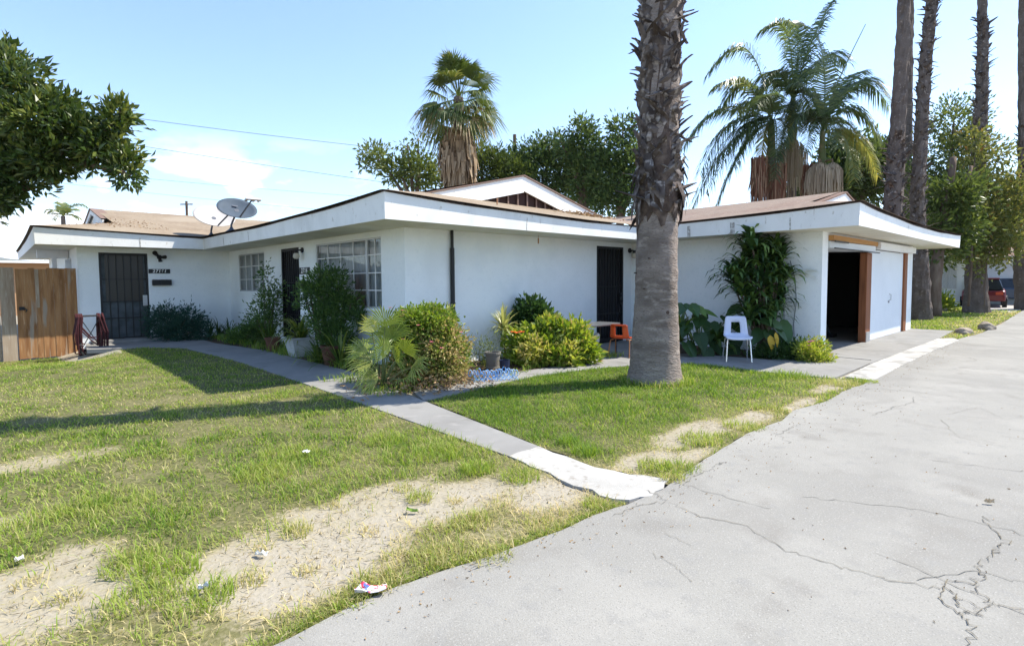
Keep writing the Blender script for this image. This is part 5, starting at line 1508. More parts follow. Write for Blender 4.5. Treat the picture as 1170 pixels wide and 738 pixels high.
# leafy trunk beside the leaning palm
b = G(1067, 362); root = thing('broadleaf_tree', 'forked brown tree trunk close behind the leaning palm', 'tree', (b.x, b.y, 0), 0, G2_)
mb = MB(); k = 21.2
limb(mb, [b, AT(1068, 320, k), AT(1074, 280, k), AT(1080, 235, k), AT(1090, 180, k)], .26, .10, 10, 2, .02); limb(mb, [AT(1072, 290, k), AT(1090, 255, k), AT(1110, 190, k)], .13, .06, 8)
mb.build('trunk', M['bark_tree'], root, smooth=True)
mb = MB(); crown(mb, [PB(1080, 282, k, 16, 16), PB(1062, 260, k, 14, 18), PB(1096, 262, k, 18, 18), PB(1090, 225, k, 22, 22)], 200, 15, .24, .11, 62, .25, .3, .2, (.1, .8)); mb.build('crown', M['mid_tree'], root)
# a dark wood closing the view at the far right and behind the yards
mb = MB()
wood = [PB(x, y, d_, r_, q) for (x, y, d_, r_, q) in [(1150, 265, 60, 40, 36), (1200, 250, 60, 46, 44), (1100, 275, 62, 40, 30), (1240, 240, 55, 60, 50), (1040, 285, 64, 40, 24), (960, 290, 70, 60, 18), (860, 292, 75, 60, 14), (760, 292, 75, 60, 14)]]
crown(mb, wood, 1500, 14, .9, .4, 63, .9, .3, .2, (.0, .7)); o = mb.build('far_trees', M['dark_tree']); tag(o, kind='stuff')

# ------------------------------------------------------------------ shrubs and bedding plants
GS = 'plants along the house walls'
def shrub(name, label, cat, base, blobs, m, ncl, nlf, L, W, seed, clump=.08, shell=.35, tint=(.1, .8), stems=6, up=.3, sr=.012, group=GS):
    base = Vector(base)
    root = thing(name, label, cat, base, 0, group)
    mb = MB(); rr_ = random.Random(seed)
    for i in range(stems):
        q = blobs[i % len(blobs)]
        e = Vector(q[:3]) + Vector((rr_.uniform(-.5, .5) * q[3], rr_.uniform(-.5, .5) * q[4], rr_.uniform(-.2, .5) * q[5]))
        limb(mb, [base + Vector((rr_.uniform(-.06, .06), rr_.uniform(-.06, .06), -.01)), base.lerp(e, .5) + Vector((rr_.uniform(-.05, .05), rr_.uniform(-.05, .05), 0)), e], sr * 1.4, sr * .5, 6)
    mb.build('stem', M['bark_tree'], root)
    mb = MB(); crown(mb, blobs, ncl, nlf, L, W, seed, clump, shell, up, tint)
    mb.build('foliage', M[m], root)
    return root
def blossoms(root, pts, r_, m, name='flower'):
    for i, p in enumerate(pts):
        mb = MB(); p = Vector(p)
        for k in range(6):
            a = k * 1.047 + i
            d = Vector((math.cos(a), math.sin(a), .35)).normalized()
            s = Vector((-math.sin(a), math.cos(a), 0)) * r_ * .45
            mb.raw([tuple(p), tuple(p + d * r_ * .6 - s), tuple(p + d * r_), tuple(p + d * r_ * .6 + s)], [(0, 1, 2, 3)])
        mb.build(name, M[m], root)
def dep_of(P): return fwd.dot(Vector(P) - CAM) * 1.0

# teal bush by the left door
b0 = ON(200, 391, 1, 16.6); b0.z = 0; d0 = dep_of(b0)
shrub('shrub', 'blue green bush against the wall right of the left door', 'shrub', b0, [PB(190, 366, d0, 21, 18), PB(216, 362, d0, 14, 14), PB(208, 378, d0, 24, 13), PB(178, 380, d0, 9, 14), PB(232, 378, d0, 8, 10)], 'teal', 330, 16, .10, .028, 71, .085, .3, (.0, .9), 8)
b0 = ON(248, 392, 1, 16.4); b0.z = 0
root = thing('strappy_plant', 'low dark strappy plants at the inner corner of the two walls', 'plant', b0, 0, GS)
mb = MB()
for k, (x, y) in enumerate([(240, 392), (250, 392), (262, 391)]):
    q = ON(x, y, 1, 16.4); q.z = 0; straps(mb, q, 34, .62, .035, 72 + k, 1, .7, (.0, .35))
mb.build('leaves', M['strap'], root)
# bed along wall B, from the far end to the near corner
b0 = ON(285, 394, 0, 4.65); b0.z = 0; d0 = dep_of(b0)
shrub('shrub', 'low mid green ferny bush under the smaller window', 'shrub', b0, [PB(284, 385, d0, 22, 12), PB(272, 390, d0, 12, 8), PB(298, 380, d0, 14, 16)], 'deep', 260, 15, .10, .035, 75, .09, .3, (.3, 1), 6)
b0 = ON(306, 400, 0, 4.62); b0.z = 0; d0 = dep_of(b0)
shrub('shrub', 'slender tall shrub with sparse small leaves beside the middle door', 'shrub', b0, [PB(303, 318, d0, 7, 20), PB(308, 342, d0, 13, 16), PB(300, 355, d0, 16, 12), PB(312, 365, d0, 12, 20), PB(318, 330, d0, 6, 10), PB(288, 362, d0, 7, 8)], 'deep', 190, 9, .085, .034, 76, .075, .2, (.3, 1), 9)
b0 = ON(308, 408, 0, 4.55); b0.z = 0
root = thing('strappy_plant', 'clump of upright strappy leaves between slender shrub and white planter', 'plant', b0, 0, GS)
mb = MB(); straps(mb, b0, 70, .85, .03, 77, .9, .6, (.1, .7)); straps(mb, b0 + Vector((.1, -.25, 0)), 40, .6, .03, 78, 1, .9, (.1, .8)); mb.build('leaves', M['strap'], root)
# white square planter with a lime strappy plant
b0 = ON(344, 417, 0, 4.52); b0.z = 0
pl = thing('planter', 'whitewashed square tapered planter holding a lime spiky plant', 'planter', b0)
mb = MB()
w0, w1, h = .17, .25, .36
prof_ = [(w0, 0), (w1, h), (w1 + .02, h), (w1 + .02, h + .03), (w1 - .03, h + .03), (w1 - .05, h - .05)]
V = []; F = []
for (w, z) in prof_:
    V += [(b0.x - w, b0.y - w, z + .01), (b0.x + w, b0.y - w, z + .01), (b0.x + w, b0.y + w, z + .01), (b0.x - w, b0.y + w, z + .01)]
for j in range(len(prof_) - 1):
    for k in range(4): F.append((j * 4 + k, j * 4 + (k + 1) % 4, (j + 1) * 4 + (k + 1) % 4, (j + 1) * 4 + k))
F.append((3, 2, 1, 0))
mb.raw(V, F); mb.build('pot', M['pot_white'], pl)
mb = MB(); q = len(prof_) - 1
mb.quad(*[(b0.x + sx * .2, b0.y + sy * .2, h - .02) for sx, sy in ((-1, -1), (1, -1), (1, 1), (-1, 1))]); mb.build('soil', M['mulch'], pl)
root = thing('strappy_plant', 'lime green spiky plant spilling over the white planter', 'plant', (b0.x, b0.y, h), 0, GS)
mb = MB(); straps(mb, (b0.x, b0.y, h - .02), 110, .72, .045, 79, 1, 1.25, (.45, 1)); mb.build('leaves', M['strap'], root)
# tall dense shrub in front of the wide window
b0 = ON(376, 424, 0, 4.5); b0.z = 0; d0 = dep_of(b0)
shrub('shrub', 'tall dense green shrub in front of the wide window', 'shrub', b0, [PB(372, 335, d0, 15, 16), PB(366, 318, d0, 8, 12), PB(384, 320, d0, 10, 12), PB(390, 345, d0, 12, 14), PB(372, 365, d0, 18, 20), PB(356, 330, d0, 12, 8), PB(348, 345, d0, 8, 8), PB(404, 345, d0, 8, 6), PB(385, 385, d0, 18, 18), PB(404, 362, d0, 10, 7)], 'deep', 520, 14, .085, .03, 80, .07, .25, (.15, 1), 9, .5, .02)
b0 = ON(390, 432, 0, 4.45); b0.z = 0
root = thing('strappy_plant', 'arching strappy clump at the foot of the tall shrub', 'plant', b0, 0, GS)
mb = MB(); straps(mb, b0, 90, .95, .035, 81, .9, .8, (.1, .8)); straps(mb, b0 + Vector((-.1, .7, 0)), 60, .7, .035, 82, 1, .9, (.1, .7)); mb.build('leaves', M['strap'], root)
for (px, py, r_, h, lab) in [(380, 424, .19, .36, 'brown clay pot half hidden under the strappy clump'), (312, 408, .15, .30, 'brown clay pot among the stems beside the slender shrub')]:
    q = ON(px, py, 0, 4.42); q.z = 0.01
    mb = MB(); mb.lathe([(0, 0), (r_ * .7, 0), (r_, h * .85), (r_ * 1.1, h * .86), (r_ * 1.1, h), (r_ * .95, h), (r_ * .9, h * .85), (0, h * .84)], tuple(q), 18)
    o = mb.build('clay_pot', M['pot_brown']); tag(o, lab, 'pot', 'pots in the flower beds')
# young fan palm by the house corner
b0 = G(436, 446); d0 = dep_of(b0) - .2
root = thing('fan_palm', 'young fan palm with spread pale fans beside the path', 'fan palm', b0, 0, GS)
rr_ = np.random.default_rng(6); mb = MB(); mp = MB()
for (px, py, az, el, sz, ti) in [(438, 385, 1.9, 1.3, .50, .5), (425, 408, 3.0, .25, .50, .78), (452, 405, 1.2, .6, .45, .5), (432, 425, 3.4, -.1, .45, .75), (458, 425, 5.6, .1, .42, .6), (418, 396, 2.6, .7, .42, .6), (448, 378, 1.2, 1.3, .52, .42), (470, 412, .2, .3, .45, .7), (440, 400, 4.4, .8, .48, .55), (440, 365, 1.7, 1.45, .48, .45), (462, 395, .6, .9, .4, .5), (425, 372, 2.2, 1.2, .42, .8)]:
    hub = AT(px, py + 8, d0 + rr_.normal() * .12)
    d = rgt * (math.cos(az) * math.cos(el)) + fwd * (-.25 + .2 * rr_.normal()) + Vector((0, 0, math.sin(el) * .9 + .12))
    up = d.cross(rgt); 
    if up.length < .2: up = Vector((0, 0, 1))
    fan_leaf(mb, hub, d, (-fwd * (.3 + .7 * rr_.random()) + rgt * rr_.normal() * .4 + Vector((0, 0, .8))), sz * .86, ti * .9, rr_, 19, 2.3, .28, .026)
    mp.tube([b0 + Vector((0, 0, .02)), b0.lerp(hub, .6) + Vector((0, 0, .06)), hub], [.014, .010, .007], 6)
mp.build('petioles', M['shaft'], root)
mb.build('fronds', M['young_fan'], root)
# rounded rose bush at the house corner
b0 = G(489, 440); d0 = dep_of(b0) + .2
rb = shrub('rose_bush', 'big rounded bush with pink flowers at the near house corner', 'bush', b0, [PB(488, 380, d0, 32, 27, 36), PB(497, 404, d0, 31, 27, 36), PB(470, 390, d0, 22, 24, 30), PB(480, 418, d0, 30, 20, 34), PB(510, 418, d0, 16, 19, 22), PB(498, 362, d0, 17, 11, 20), PB(468, 368, d0, 10, 10, 14), PB(518, 392, d0, 10, 14, 14)], 'hedge', 900, 13, .066, .036, 83, .055, .4, (.05, .85), 16, .35, .012)
mb = MB(); crown(mb, [PB(506, 395, d0 - .1, 24, 26, 30), PB(500, 420, d0 - .1, 24, 15, 30), PB(470, 420, d0 - .15, 26, 16, 30)], 330, 12, .055, .032, 183, .06, .55, .1, (.6, 1.0)); mb.build('faded_foliage', M['hedge'], rb)
mb = MB(); crown(mb, [PB(488, 366, d0, 28, 15, 32), PB(470, 385, d0, 20, 19, 28)], 300, 13, .06, .036, 184, .055, .6, .3, (.15, .55)); mb.build('fresh_foliage', M['lime'], rb)
fl = [AT(x, y, d0 - .52) for x, y in ((461, 388), (493, 391), (460, 355), (452, 367), (527, 380), (478, 372), (505, 398), (446, 352))]
blossoms(rb, fl, .035, 'pink')
mb = MB(); rr_ = np.random.default_rng(9)
n_ = 1400; c = np.array([b0.x, b0.y, 0])
pos = c + np.stack([rr_.normal(0, .42, n_), rr_.normal(0, .36, n_), np.abs(rr_.normal(0, .09, n_)) + .01], 1)
leaf_cloud(mb, pos, rr_.normal(size=(n_, 3)) * np.array([1, 1, .4]), .05 + .05 * rr_.random(n_), .018 + .015 * rr_.random(n_), rr_.random(n_), rr_)
o = mb.build('dead_leaf_litter', M['dry_litter']); tag(o, kind='stuff')
# bed at wall C
b0 = G(623, 418); d0 = dep_of(b0) + .3
lb = shrub('shrub', 'wide lime green leafy shrub under the blank wall', 'shrub', b0, [PB(*q_[:2], d0 + q_[4], *q_[2:4]) for q_ in [(612, 386, 15, 14, .1), (641, 381, 15, 12, .1), (657, 393, 12, 17, 0), (625, 401, 20, 12, -.1), (596, 398, 13, 13, 0), (668, 403, 11, 11, -.1), (642, 409, 20, 9, -.2), (604, 412, 15, 7, -.2), (628, 372, 8, 9, .2), (589, 386, 8, 7, .1), (676, 412, 6, 5, -.1), (662, 377, 5, 8, .2)]], 'lime', 370, 11, .135, .068, 84, .075, .3, (.0, 1.0), 18, .35)
mb = MB(); crown(mb, [PB(610, 400, d0 - .3, 22, 14, 16), PB(650, 404, d0 - .3, 18, 12, 14)], 90, 9, .10, .05, 185, .06, .4, .1, (.75, 1.0)); mb.build('yellowed_foliage', M['lime'], lb)
blossoms(lb, [AT(x, y, d0 - .25) for x, y in ((586, 380), (591, 381), (596, 380))], .07, 'orange_fl')
b0 = ON(606, 410, 1, 7.6); b0.z = 0; d0 = dep_of(b0)
shrub('shrub', 'dark leaved stem rising behind the lime green shrub', 'shrub', b0, [PB(606, 352, d0, 12, 9), PB(599, 362, d0, 12, 10), PB(594, 372, d0, 10, 9), PB(618, 366, d0, 10, 8), PB(620, 360, d0, 8, 7)], 'deep', 110, 12, .13, .07, 85, .08, .2, (.0, .7), 5)
b0 = G(577, 414); d0 = dep_of(b0)
root = thing('yucca', 'yellow striped spiky plant on a thin cane by the wall', 'plant', b0, 0, GS)
tp = AT(575, 372, d0); mb = MB(); limb(mb, [b0, b0.lerp(tp, .5) + Vector((.02, 0, 0)), tp], .02, .016, 7); mb.build('stem', M['bark_tree'], root)
mb = MB(); straps(mb, tp - Vector((0, 0, .05)), 60, .48, .035, 86, .8, .5, (.2, 1), 1.1); straps(mb, tp - Vector((0, 0, .1)), 40, .40, .03, 87, 1.1, 1.3, (.1, .8), .5); mb.build('leaves', M['yucca'], root)
b0 = G(573, 424)
mb = MB(); mb.lathe([(0, 0), (.11, 0), (.12, .02), (.11, .05), (.125, .24), (.14, .25), (.14, .29), (.12, .29), (.11, .25), (0, .24)], (b0.x + .03, b0.y + .25, 0.01), 20); o = mb.build('stone_pot', M['pot_grey']); tag(o, 'grey stone pot under the yellow striped plant', 'pot', 'pots in the flower beds')
mb = MB(); q = G(579, 426); mb.lathe([(0, 0), (.07, 0), (.09, .2), (.095, .2), (.08, .2), (.06, .02)], (q.x, q.y + .05, .01), 16); o = mb.build('plant_pot', M['navy']); tag(o, 'small navy blue plastic pot against the grey stone pot', 'pot', 'pots in the flower beds')
b0 = ON(548, 415, 1, 7.3); b0.z = 0; d0 = dep_of(b0)
shrub('weed', 'thin wiry weed in front of the sunlit foot of the blank wall', 'plant', b0, [PB(548, 395, d0, 10, 14), PB(560, 400, d0, 10, 14), PB(540, 408, d0, 12, 9), PB(560, 415, d0, 14, 9)], 'mid_tree', 60, 8, .05, .018, 88, .08, .1, (.3, 1), 14, .5, .003)
b0 = ON(690, 412, 1, 6.9); b0.z = 0; d0 = dep_of(b0)
# plants by wall D
b0 = G(797, 411) + Vector((.6, .3, 0)); b0.z = 0; d0 = dep_of(b0)
def big_leaf_plant(label, base, leaves, seed, m='deep', name='elephant_ear_plant'):
    root = thing(name, label, 'plant', base, 0, GS)
    rr_ = np.random.default_rng(seed); mb = MB(); ms = MB()
    for (px, py, dd, sz, ti, tilt) in leaves:
        c = AT(px, py, dd)
        d = (rgt * rr_.normal() * .5 - fwd * .45 + Vector((0, 0, -.75 + tilt))).normalized()
        s = d.cross(Vector((0, 0, 1)) - fwd * .3).normalized(); n_ = s.cross(d).normalized()
        out = [(-.22, 0), (-.36, .20), (-.25, .42), (.1, .50), (.5, .36), (.85, .14), (1.05, 0), (.85, -.14), (.5, -.36), (.1, -.50), (-.25, -.42), (-.36, -.20)]
        V = [tuple(c - n_ * .0)] + [tuple(c + d * (x * sz) + s * (y * sz * .9) + n_ * (.12 * abs(y) * sz - .10 * x * x * sz)) for x, y in out]
        V2 = [tuple(c + d * (.5 * sz) - n_ * .03 * sz)]
        F = [(0, 1 + k, 1 + (k + 1) % 12) for k in range(12)]
        mb.raw(V, F, [ti] * 13)
        ms.tube([Vector(base) + Vector((rr_.normal() * .06, rr_.normal() * .06, 0)), Vector(base).lerp(c, .6) + Vector((0, 0, .08)), c], [.016, .012, .008], 6)
    ms.build('stalks', M['shaft'], root)
    mb.build('leaves', M[m], root, smooth=False)
    return root
d1 = d0
big_leaf_plant('dark broad leaved plants clustered between the palm trunk and white chair', b0,
    [(790, 350, d1, .34, .5, .5), (800, 362, d1, .36, .25, .4), (812, 372, d1 + .1, .38, .3, .3), (784, 372, d1 - .1, .32, .2, .3), (800, 385, d1 - .2, .34, .15, .2), (815, 392, d1, .34, .1, .2), (786, 395, d1 - .2, .34, .3, .1), (808, 402, d1 - .2, .30, .2, .1), (822, 378, d1 + .2, .36, .35, .3), (796, 352, d1, .3, .95, .5), (805, 356, d1, .28, .8, .5), (832, 365, d1 + .3, .42, .3, .3), (840, 385, d1 + .2, .36, .2, .2), (826, 402, d1, .3, .35, .1), (780, 350, d1, .3, .3, .4), (845, 352, d1 + .4, .40, .5, .3), (838, 398, d1 + .1, .3, .15, .1)], 91)
rt = thing('strappy_plant', 'tangle of drooping strappy leaves beside the palm trunk', 'plant', b0 + Vector((-.2, .2, 0)), 0, GS)
mb = MB(); straps(mb, b0 + Vector((-.2, .3, .25)), 60, .85, .07, 92, 1, 1.2, (.0, .7)); straps(mb, b0 + Vector((.3, -.2, .15)), 60, .7, .07, 93, 1, 1.3, (.0, .5)); mb.build('leaves', M['strap'], rt)
# tall corn plant reaching to the eave
b0 = ON(872, 403, 0, 11.25); b0.z = 0; d0 = dep_of(b0)
root = thing('corn_plant', 'tall cane plant with long dark drooping leaves reaching the garage eave', 'plant', b0, 0, GS)
mb = MB(); mc = MB(); rr_ = np.random.default_rng(14)
heads = [(868, 285), (850, 300), (885, 295), (862, 312), (880, 325), (845, 325), (870, 345), (890, 312), (858, 340), (874, 300), (860, 275), (838, 312), (878, 360), (862, 365), (896, 290), (898, 312), (892, 335), (856, 360), (884, 350), (848, 330), (856, 282), (886, 280), (866, 300), (872, 318)]
for k, (x, y) in enumerate(heads):
    h = AT(x, y + 8, d0 + rr_.normal() * .14)
    h.x = min(h.x, 11.5)
    h.z = min(h.z, 2.30)
    limb(mc, [b0 + Vector((rr_.normal() * .08, rr_.normal() * .08, 0)), b0.lerp(h, .5) + Vector((rr_.normal() * .05, rr_.normal() * .05, 0)), h], .022, .016, 6)
    straps(mb, h, 44, .70, .085, 150 + k, 1, 1.35, (.0, 1.0), 1.0)
mc.build('stem', M['bark_tree'], root); mb.build('leaves', M['strap'] if False else M['deep'], root)
b0 = ON(884, 404, 0, 10.9); b0.z = 0; d0 = dep_of(b0)
big_leaf_plant('elephant ear leaves with one yellowed leaf right of the white chair', b0, [(874, 368, d0, .38, .35, .5), (893, 372, d0 - .1, .42, .45, .2), (881, 384, d0 - .1, .40, .3, .1), (896, 385, d0, .34, .4, .3), (868, 380, d0, .32, .3, .1)], 94)
mb = MB(); q = AT(880, 383, d0 - .3)
for k, (dx, w_) in enumerate(((0, .07), (.09, .04))):
    c_ = q + rgt * dx + Vector((0, 0, .06 * k)) - fwd * .02 * k
    L2 = [c_ + rgt * (w_ * a_ + .03 * b_) - Vector((0, 0, .30 * b_)) - fwd * (.05 * math.sin(3 * b_) - .02 * abs(a_)) for b_, a_ in ((0, 0), (.15, -.8), (.4, -1), (.7, -.6), (1, 0), (.7, .6), (.4, 1), (.15, .8))]
    mb.raw([tuple(p_) for p_ in L2], [(0, 1, 7), (1, 2, 6, 7), (2, 3, 5, 6), (3, 4, 5)])
M['yellow_leaf'] = mat('yellowed_leaf', (0.46, 0.30, 0.03), 0.6)
mb.build('yellow_leaf', M['yellow_leaf'], bpy.data.objects['elephant_ear_plant.001'] if 'elephant_ear_plant.001' in bpy.data.objects else root)
b0 = G(905, 414) + Vector((.5, .2, 0)); b0.z = 0; d0 = dep_of(b0)
gc = shrub('ground_cover_plant', 'dark low ground cover along the garage wall foot', 'plant', b0, [PB(890, 404, d0 + .1, 20, 10), PB(908, 402, d0, 20, 10), PB(872, 408, d0 + .2, 16, 8), PB(922, 406, d0 - .1, 14, 9)], 'deep', 420, 14, .075, .032, 95, .07, .2, (.0, .8), 8, .5, .006)
b0 = G(930, 416) + Vector((.35, .1, 0)); b0.z = 0; d0 = dep_of(b0)
pf = shrub('flowering_plant', 'sunlit pale green flowering plant at the garage wall corner', 'plant', b0, [PB(930, 408, d0, 16, 9), PB(922, 400, d0, 10, 9), PB(940, 411, d0, 9, 7), PB(934, 396, d0 + .2, 8, 8)], 'lime', 260, 13, .06, .026, 96, .06, .2, (.3, 1), 8, .5, .006)
blossoms(pf, [AT(x, y, d0 - .2) for x, y in ((925, 391), (928, 390), (924, 395))], .045, 'magenta')
mb = MB(); mb.box(b0.x + .28, b0.x + .45, b0.y - .02, b0.y + .13, 0, .24)
o = mb.build('stone_block', M['pot_white'], None, bevel=.02); tag(o, 'pale stone block standing at the garage corner behind the flowers', 'block')
b0 = G(1068, 353); d0 = dep_of(b0) - 2
shrub('bush', 'rounded yellow green bush before the distant white house', 'bush', AT(1068, 354, d0) * 1.0, [PB(1068, 345, d0, 14, 9), PB(1062, 348, d0, 9, 6), PB(1076, 349, d0, 7, 5)], 'lime', 160, 13, .16, .08, 97, .14, .3, (.2, .9), 5, .3, .02, None)

# ------------------------------------------------------------------ fence, gate, hose
FV = 17.27
def board_run(mb, x0, x1, n_, zt, seed, y=FV, jag=.02):
    rr_ = random.Random(seed); w = (x1 - x0) / n_
    for i in range(n_):
        t = zt + rr_.uniform(-jag, jag); yo = rr_.uniform(-.006, .006)
        mb.box(x0 + i * w + .001, x0 + (i + 1) * w - .001, y + yo, y + yo + .02, -.26 + rr_.uniform(0, .02), t)
zt = ON(50, 307, 1, FV).z
gx0, gx1 = ON(18.5, 340, 1, FV).x, ON(88, 340, 1, FV).x
gate = thing('wooden_gate', 'brown weathered board gate beside the left house door', 'gate', (gx0, FV, 0))
mb = MB(); board_run(mb, gx0, gx1 - .10, 9, zt, 4); mb.build('board_panel', M['plank'], gate)
mb = MB(); mb.box(gx1 - .10, gx1, FV - .02, FV + .025, -.34, zt + .01); mb.build('post', M['plank'], gate)
MB().box(gx0, gx1 - .1, FV + .028, FV + .065, .15, .24).build('rail', M['plank_grey'], gate); MB().box(gx0, gx1 - .1, FV + .028, FV + .065, zt - .35, zt - .26).build('rail', M['plank_grey'], gate)
mb = MB(); p = ON(27, 353, 1, FV); mb.box(p.x - .08, p.x + .02, FV - .03, FV - .008, p.z - .03, p.z + .05); mb.tube([(p.x - .04, FV - .04, p.z + .05), (p.x + .06, FV - .05, p.z - .03), (p.x + .03, FV - .05, p.z - .07)], .014, 6); mb.build('latch', M['black'], gate)
mb = MB(); p = ON(42, 330, 1, FV); 
mb.quad((p.x - .03, FV - .012, .95), (p.x + .04, FV - .012, .95), (p.x + .04, FV - .012, zt - .02), (p.x - .03, FV - .012, zt - .02)); mb.build('faded_board', M['plank_grey'], gate)
fx1 = gx0 - .01
fen = thing('wooden_fence', 'pale weathered board fence running out of frame left of the gate', 'fence', (-2, FV, 0))
mb = MB(); board_run(mb, -7.5, fx1 - .28, 44, zt - .02, 6, FV, .04); mb.build('board_panel', M['plank_grey'], fen)
mb = MB(); mb.box(fx1 - .27, fx1 - .012, FV - .035, FV + .02, -.34, zt + .02); mb.build('post', M['plank_grey'], fen)
HV = 16.2
x0, x1 = ON(91, 380, 1, HV).x, ON(116, 380, 1, HV).x
hz0 = float(dip(1.6, HV))
hx = thing('hose_reel', 'black wire hose hanger stand with coiled dark red hose by the gate', 'hose reel', ((x0 + x1) / 2, HV, hz0))
mb = MB()
for x in (x0, x1):
    for y in (HV, HV + .22):
        mb.tube([(x, y, hz0), (x, y, hz0 + .95)], .018, 6)
for z in (.95, .14):
    for y in (HV, HV + .22): mb.tube([(x0, y, hz0 + z), (x1, y, hz0 + z)], .018, 6)
for x in (x0, x1): mb.tube([(x, HV, hz0 + .95), (x, HV + .22, hz0 + .95)], .018, 6)
mb.tube([(x0, HV, hz0 + .14), (x1, HV, hz0 + .95)], .010, 5); mb.tube([(x1, HV, hz0 + .14), (x0, HV, hz0 + .95)], .010, 5)
mb.build('frame', M['black'], hx)
mb = MB(); rr_ = random.Random(5)
for lo, sg in ((x0 + .04, -1), (x1 - .04, 1)):
    for k in range(9):                                  # loops hung over the top bar, bellying outwards
        c = lo + sg * rr_.uniform(-.02, .10); bl = rr_.uniform(.02, .10); zb = rr_.uniform(.04, .30); y = HV - .04 - rr_.uniform(0, .05)
        pts = [(c, HV + .26, hz0 + zb + .1), (c, HV + .24, hz0 + .7), (c, HV + .11, hz0 + 1.0), (c, y, hz0 + .93), (c + sg * bl, y - .02, hz0 + .55), (c + sg * bl * .8, y, hz0 + zb + .05), (c - sg * .05, y + .03, hz0 + zb)]
        mb.tube(pts, .014, 6)
for k in range(5):
    a_ = rr_.uniform(.0, .6)
    mb.tube([(x0 - .02, HV - .05, hz0 + .85 - a_ * .3), (x0 + .2, HV - .06, hz0 + .5 - a_ * .2), (x1 - .1, HV - .06, hz0 + .55 - a_ * .5), (x1 + .02, HV - .05, hz0 + .85 - a_)], .013, 6)
mb.tube([(x0 - .05, HV - .06, hz0 + .3), (x0 + .1, HV - .1, hz0 + .03), (x1, HV - .2, hz0 + .02), (x1 + .1, HV - .1, hz0 + .04)], .014, 6)
mb.build('hose', M['hose'], hx)

# ------------------------------------------------------------------ chairs, table, blue edging
def chair(name, label, base, face, m_shell, m_leg, seat_h=.43, top=.80, w=.44):
    f = Vector(face).normalized(); rz = math.atan2(f.y, f.x) - math.pi / 2
    root = thing(name, label, 'chair', base, rz, 'school chairs in front of the house')
    # local frame: +y is the way the sitter faces
    prof_ = [(.215, seat_h - .035), (.20, seat_h - .005), (.14, seat_h + .004), (.02, seat_h - .012), (-.10, seat_h - .006), (-.165, seat_h + .015), (-.20, seat_h + .06), (-.212, seat_h + .12), (-.222, seat_h + .19), (-.235, seat_h + .26), (-.25, top - .03), (-.257, top)]
    hw = [w * .46, w * .5, w * .5, w * .5, w * .49, w * .48, w * .47, w * .455, w * .44, w * .425, w * .40, w * .35]
    T = np.linspace(-1, 1, 11)
    V = []; F = []
    for (y, z), h in zip(prof_, hw):
        for t in T:
            up = .022 * abs(t) ** 3 if z < seat_h + .02 else 0
            fw = .035 * t * t if z > seat_h + .05 else 0
            V.append((t * h, y + fw, z + up))
    n_ = len(T)
    for i in range(len(prof_) - 1):
        for k in range(n_ - 1):
            if i in (6, 7, 8) and 3 <= k <= 6: continue
            F.append((i * n_ + k, (i + 1) * n_ + k, (i + 1) * n_ + k + 1, i * n_ + k + 1))
    mb = MB(); mb.raw(V, F); o = mb.build('seat_shell', m_shell, root, smooth=True, local=True)
    s_ = o.modifiers.new('thick', 'SOLIDIFY'); s_.thickness = .012; s_.offset = 0
    for (sx, yt, yb) in ((-1, .15, .21), (1, .15, .21), (-1, -.14, -.23), (1, -.14, -.23)):
        mb = MB(); mb.tube([(sx * .13, yt, seat_h - .02), (sx * .185, yt, seat_h - .03), (sx * .195, yt + (yb - yt) * .12, seat_h - .08), (sx * .215, yb, .0)], .0125, 8)
        mb.build('leg', m_leg, root, local=True)
    mb = MB(); mb.tube([(-.185, .15, seat_h - .03), (-.185, -.14, seat_h - .03)], .0115, 6); mb.tube([(.185, .15, seat_h - .03), (.185, -.14, seat_h - .03)], .0115, 6)
    mb.build('under_frame', m_leg, root, local=True)
    return root
q = G(842, 413)
chair('school_chair', 'pale lilac plastic school chair with chrome legs before the tall plants', (q.x, q.y, .02), -fwd * .95 - rgt * .22, M['lilac_plastic'], M['chrome'], .43, .80, .45)
q = G(711, 408)
chair('school_chair', 'orange plastic school chair half hidden behind the palm trunk', (q.x, q.y, .02), fwd * .85 + rgt * .5, M['orange_plastic'], M['rust_tube'], .36, .64, .40)
tv = 6.75
a = ON(660, 374, 1, tv); b_ = ON(697, 374, 1, tv + .0)
tb = thing('low_table', 'low dark grey table beside the orange chair', 'table', ((a.x + b_.x) / 2, tv, 0))
zt_ = a.z + .03
mb = MB(); mb.box(a.x, b_.x + .05, tv - .22, tv + .3, zt_ - .03, zt_ + .012); mb.build('table_top', M['table'], tb, bevel=.01)
for x in (a.x + .06, b_.x - .02):
    for y in (tv - .16, tv + .24):
        mb = MB(); mb.tube([(x, y, zt_ - .03), (x, y, .01)], .018, 7); mb.build('leg', M['black'], tb)
mb = MB(); p = ON(682, 386, 1, tv + .1); mb.lathe([(0, -.08), (.05, -.08), (.06, .06), (.03, .10), (.0, .10)], tuple(p), 12); mb.tube([tuple(p - Vector((0, 0, .08))), (p.x, p.y, .012)], .02, 6)
o = mb.build('bottle', M['white']); tag(o, 'small pale bottle on a stand beneath the low dark table', 'bottle')
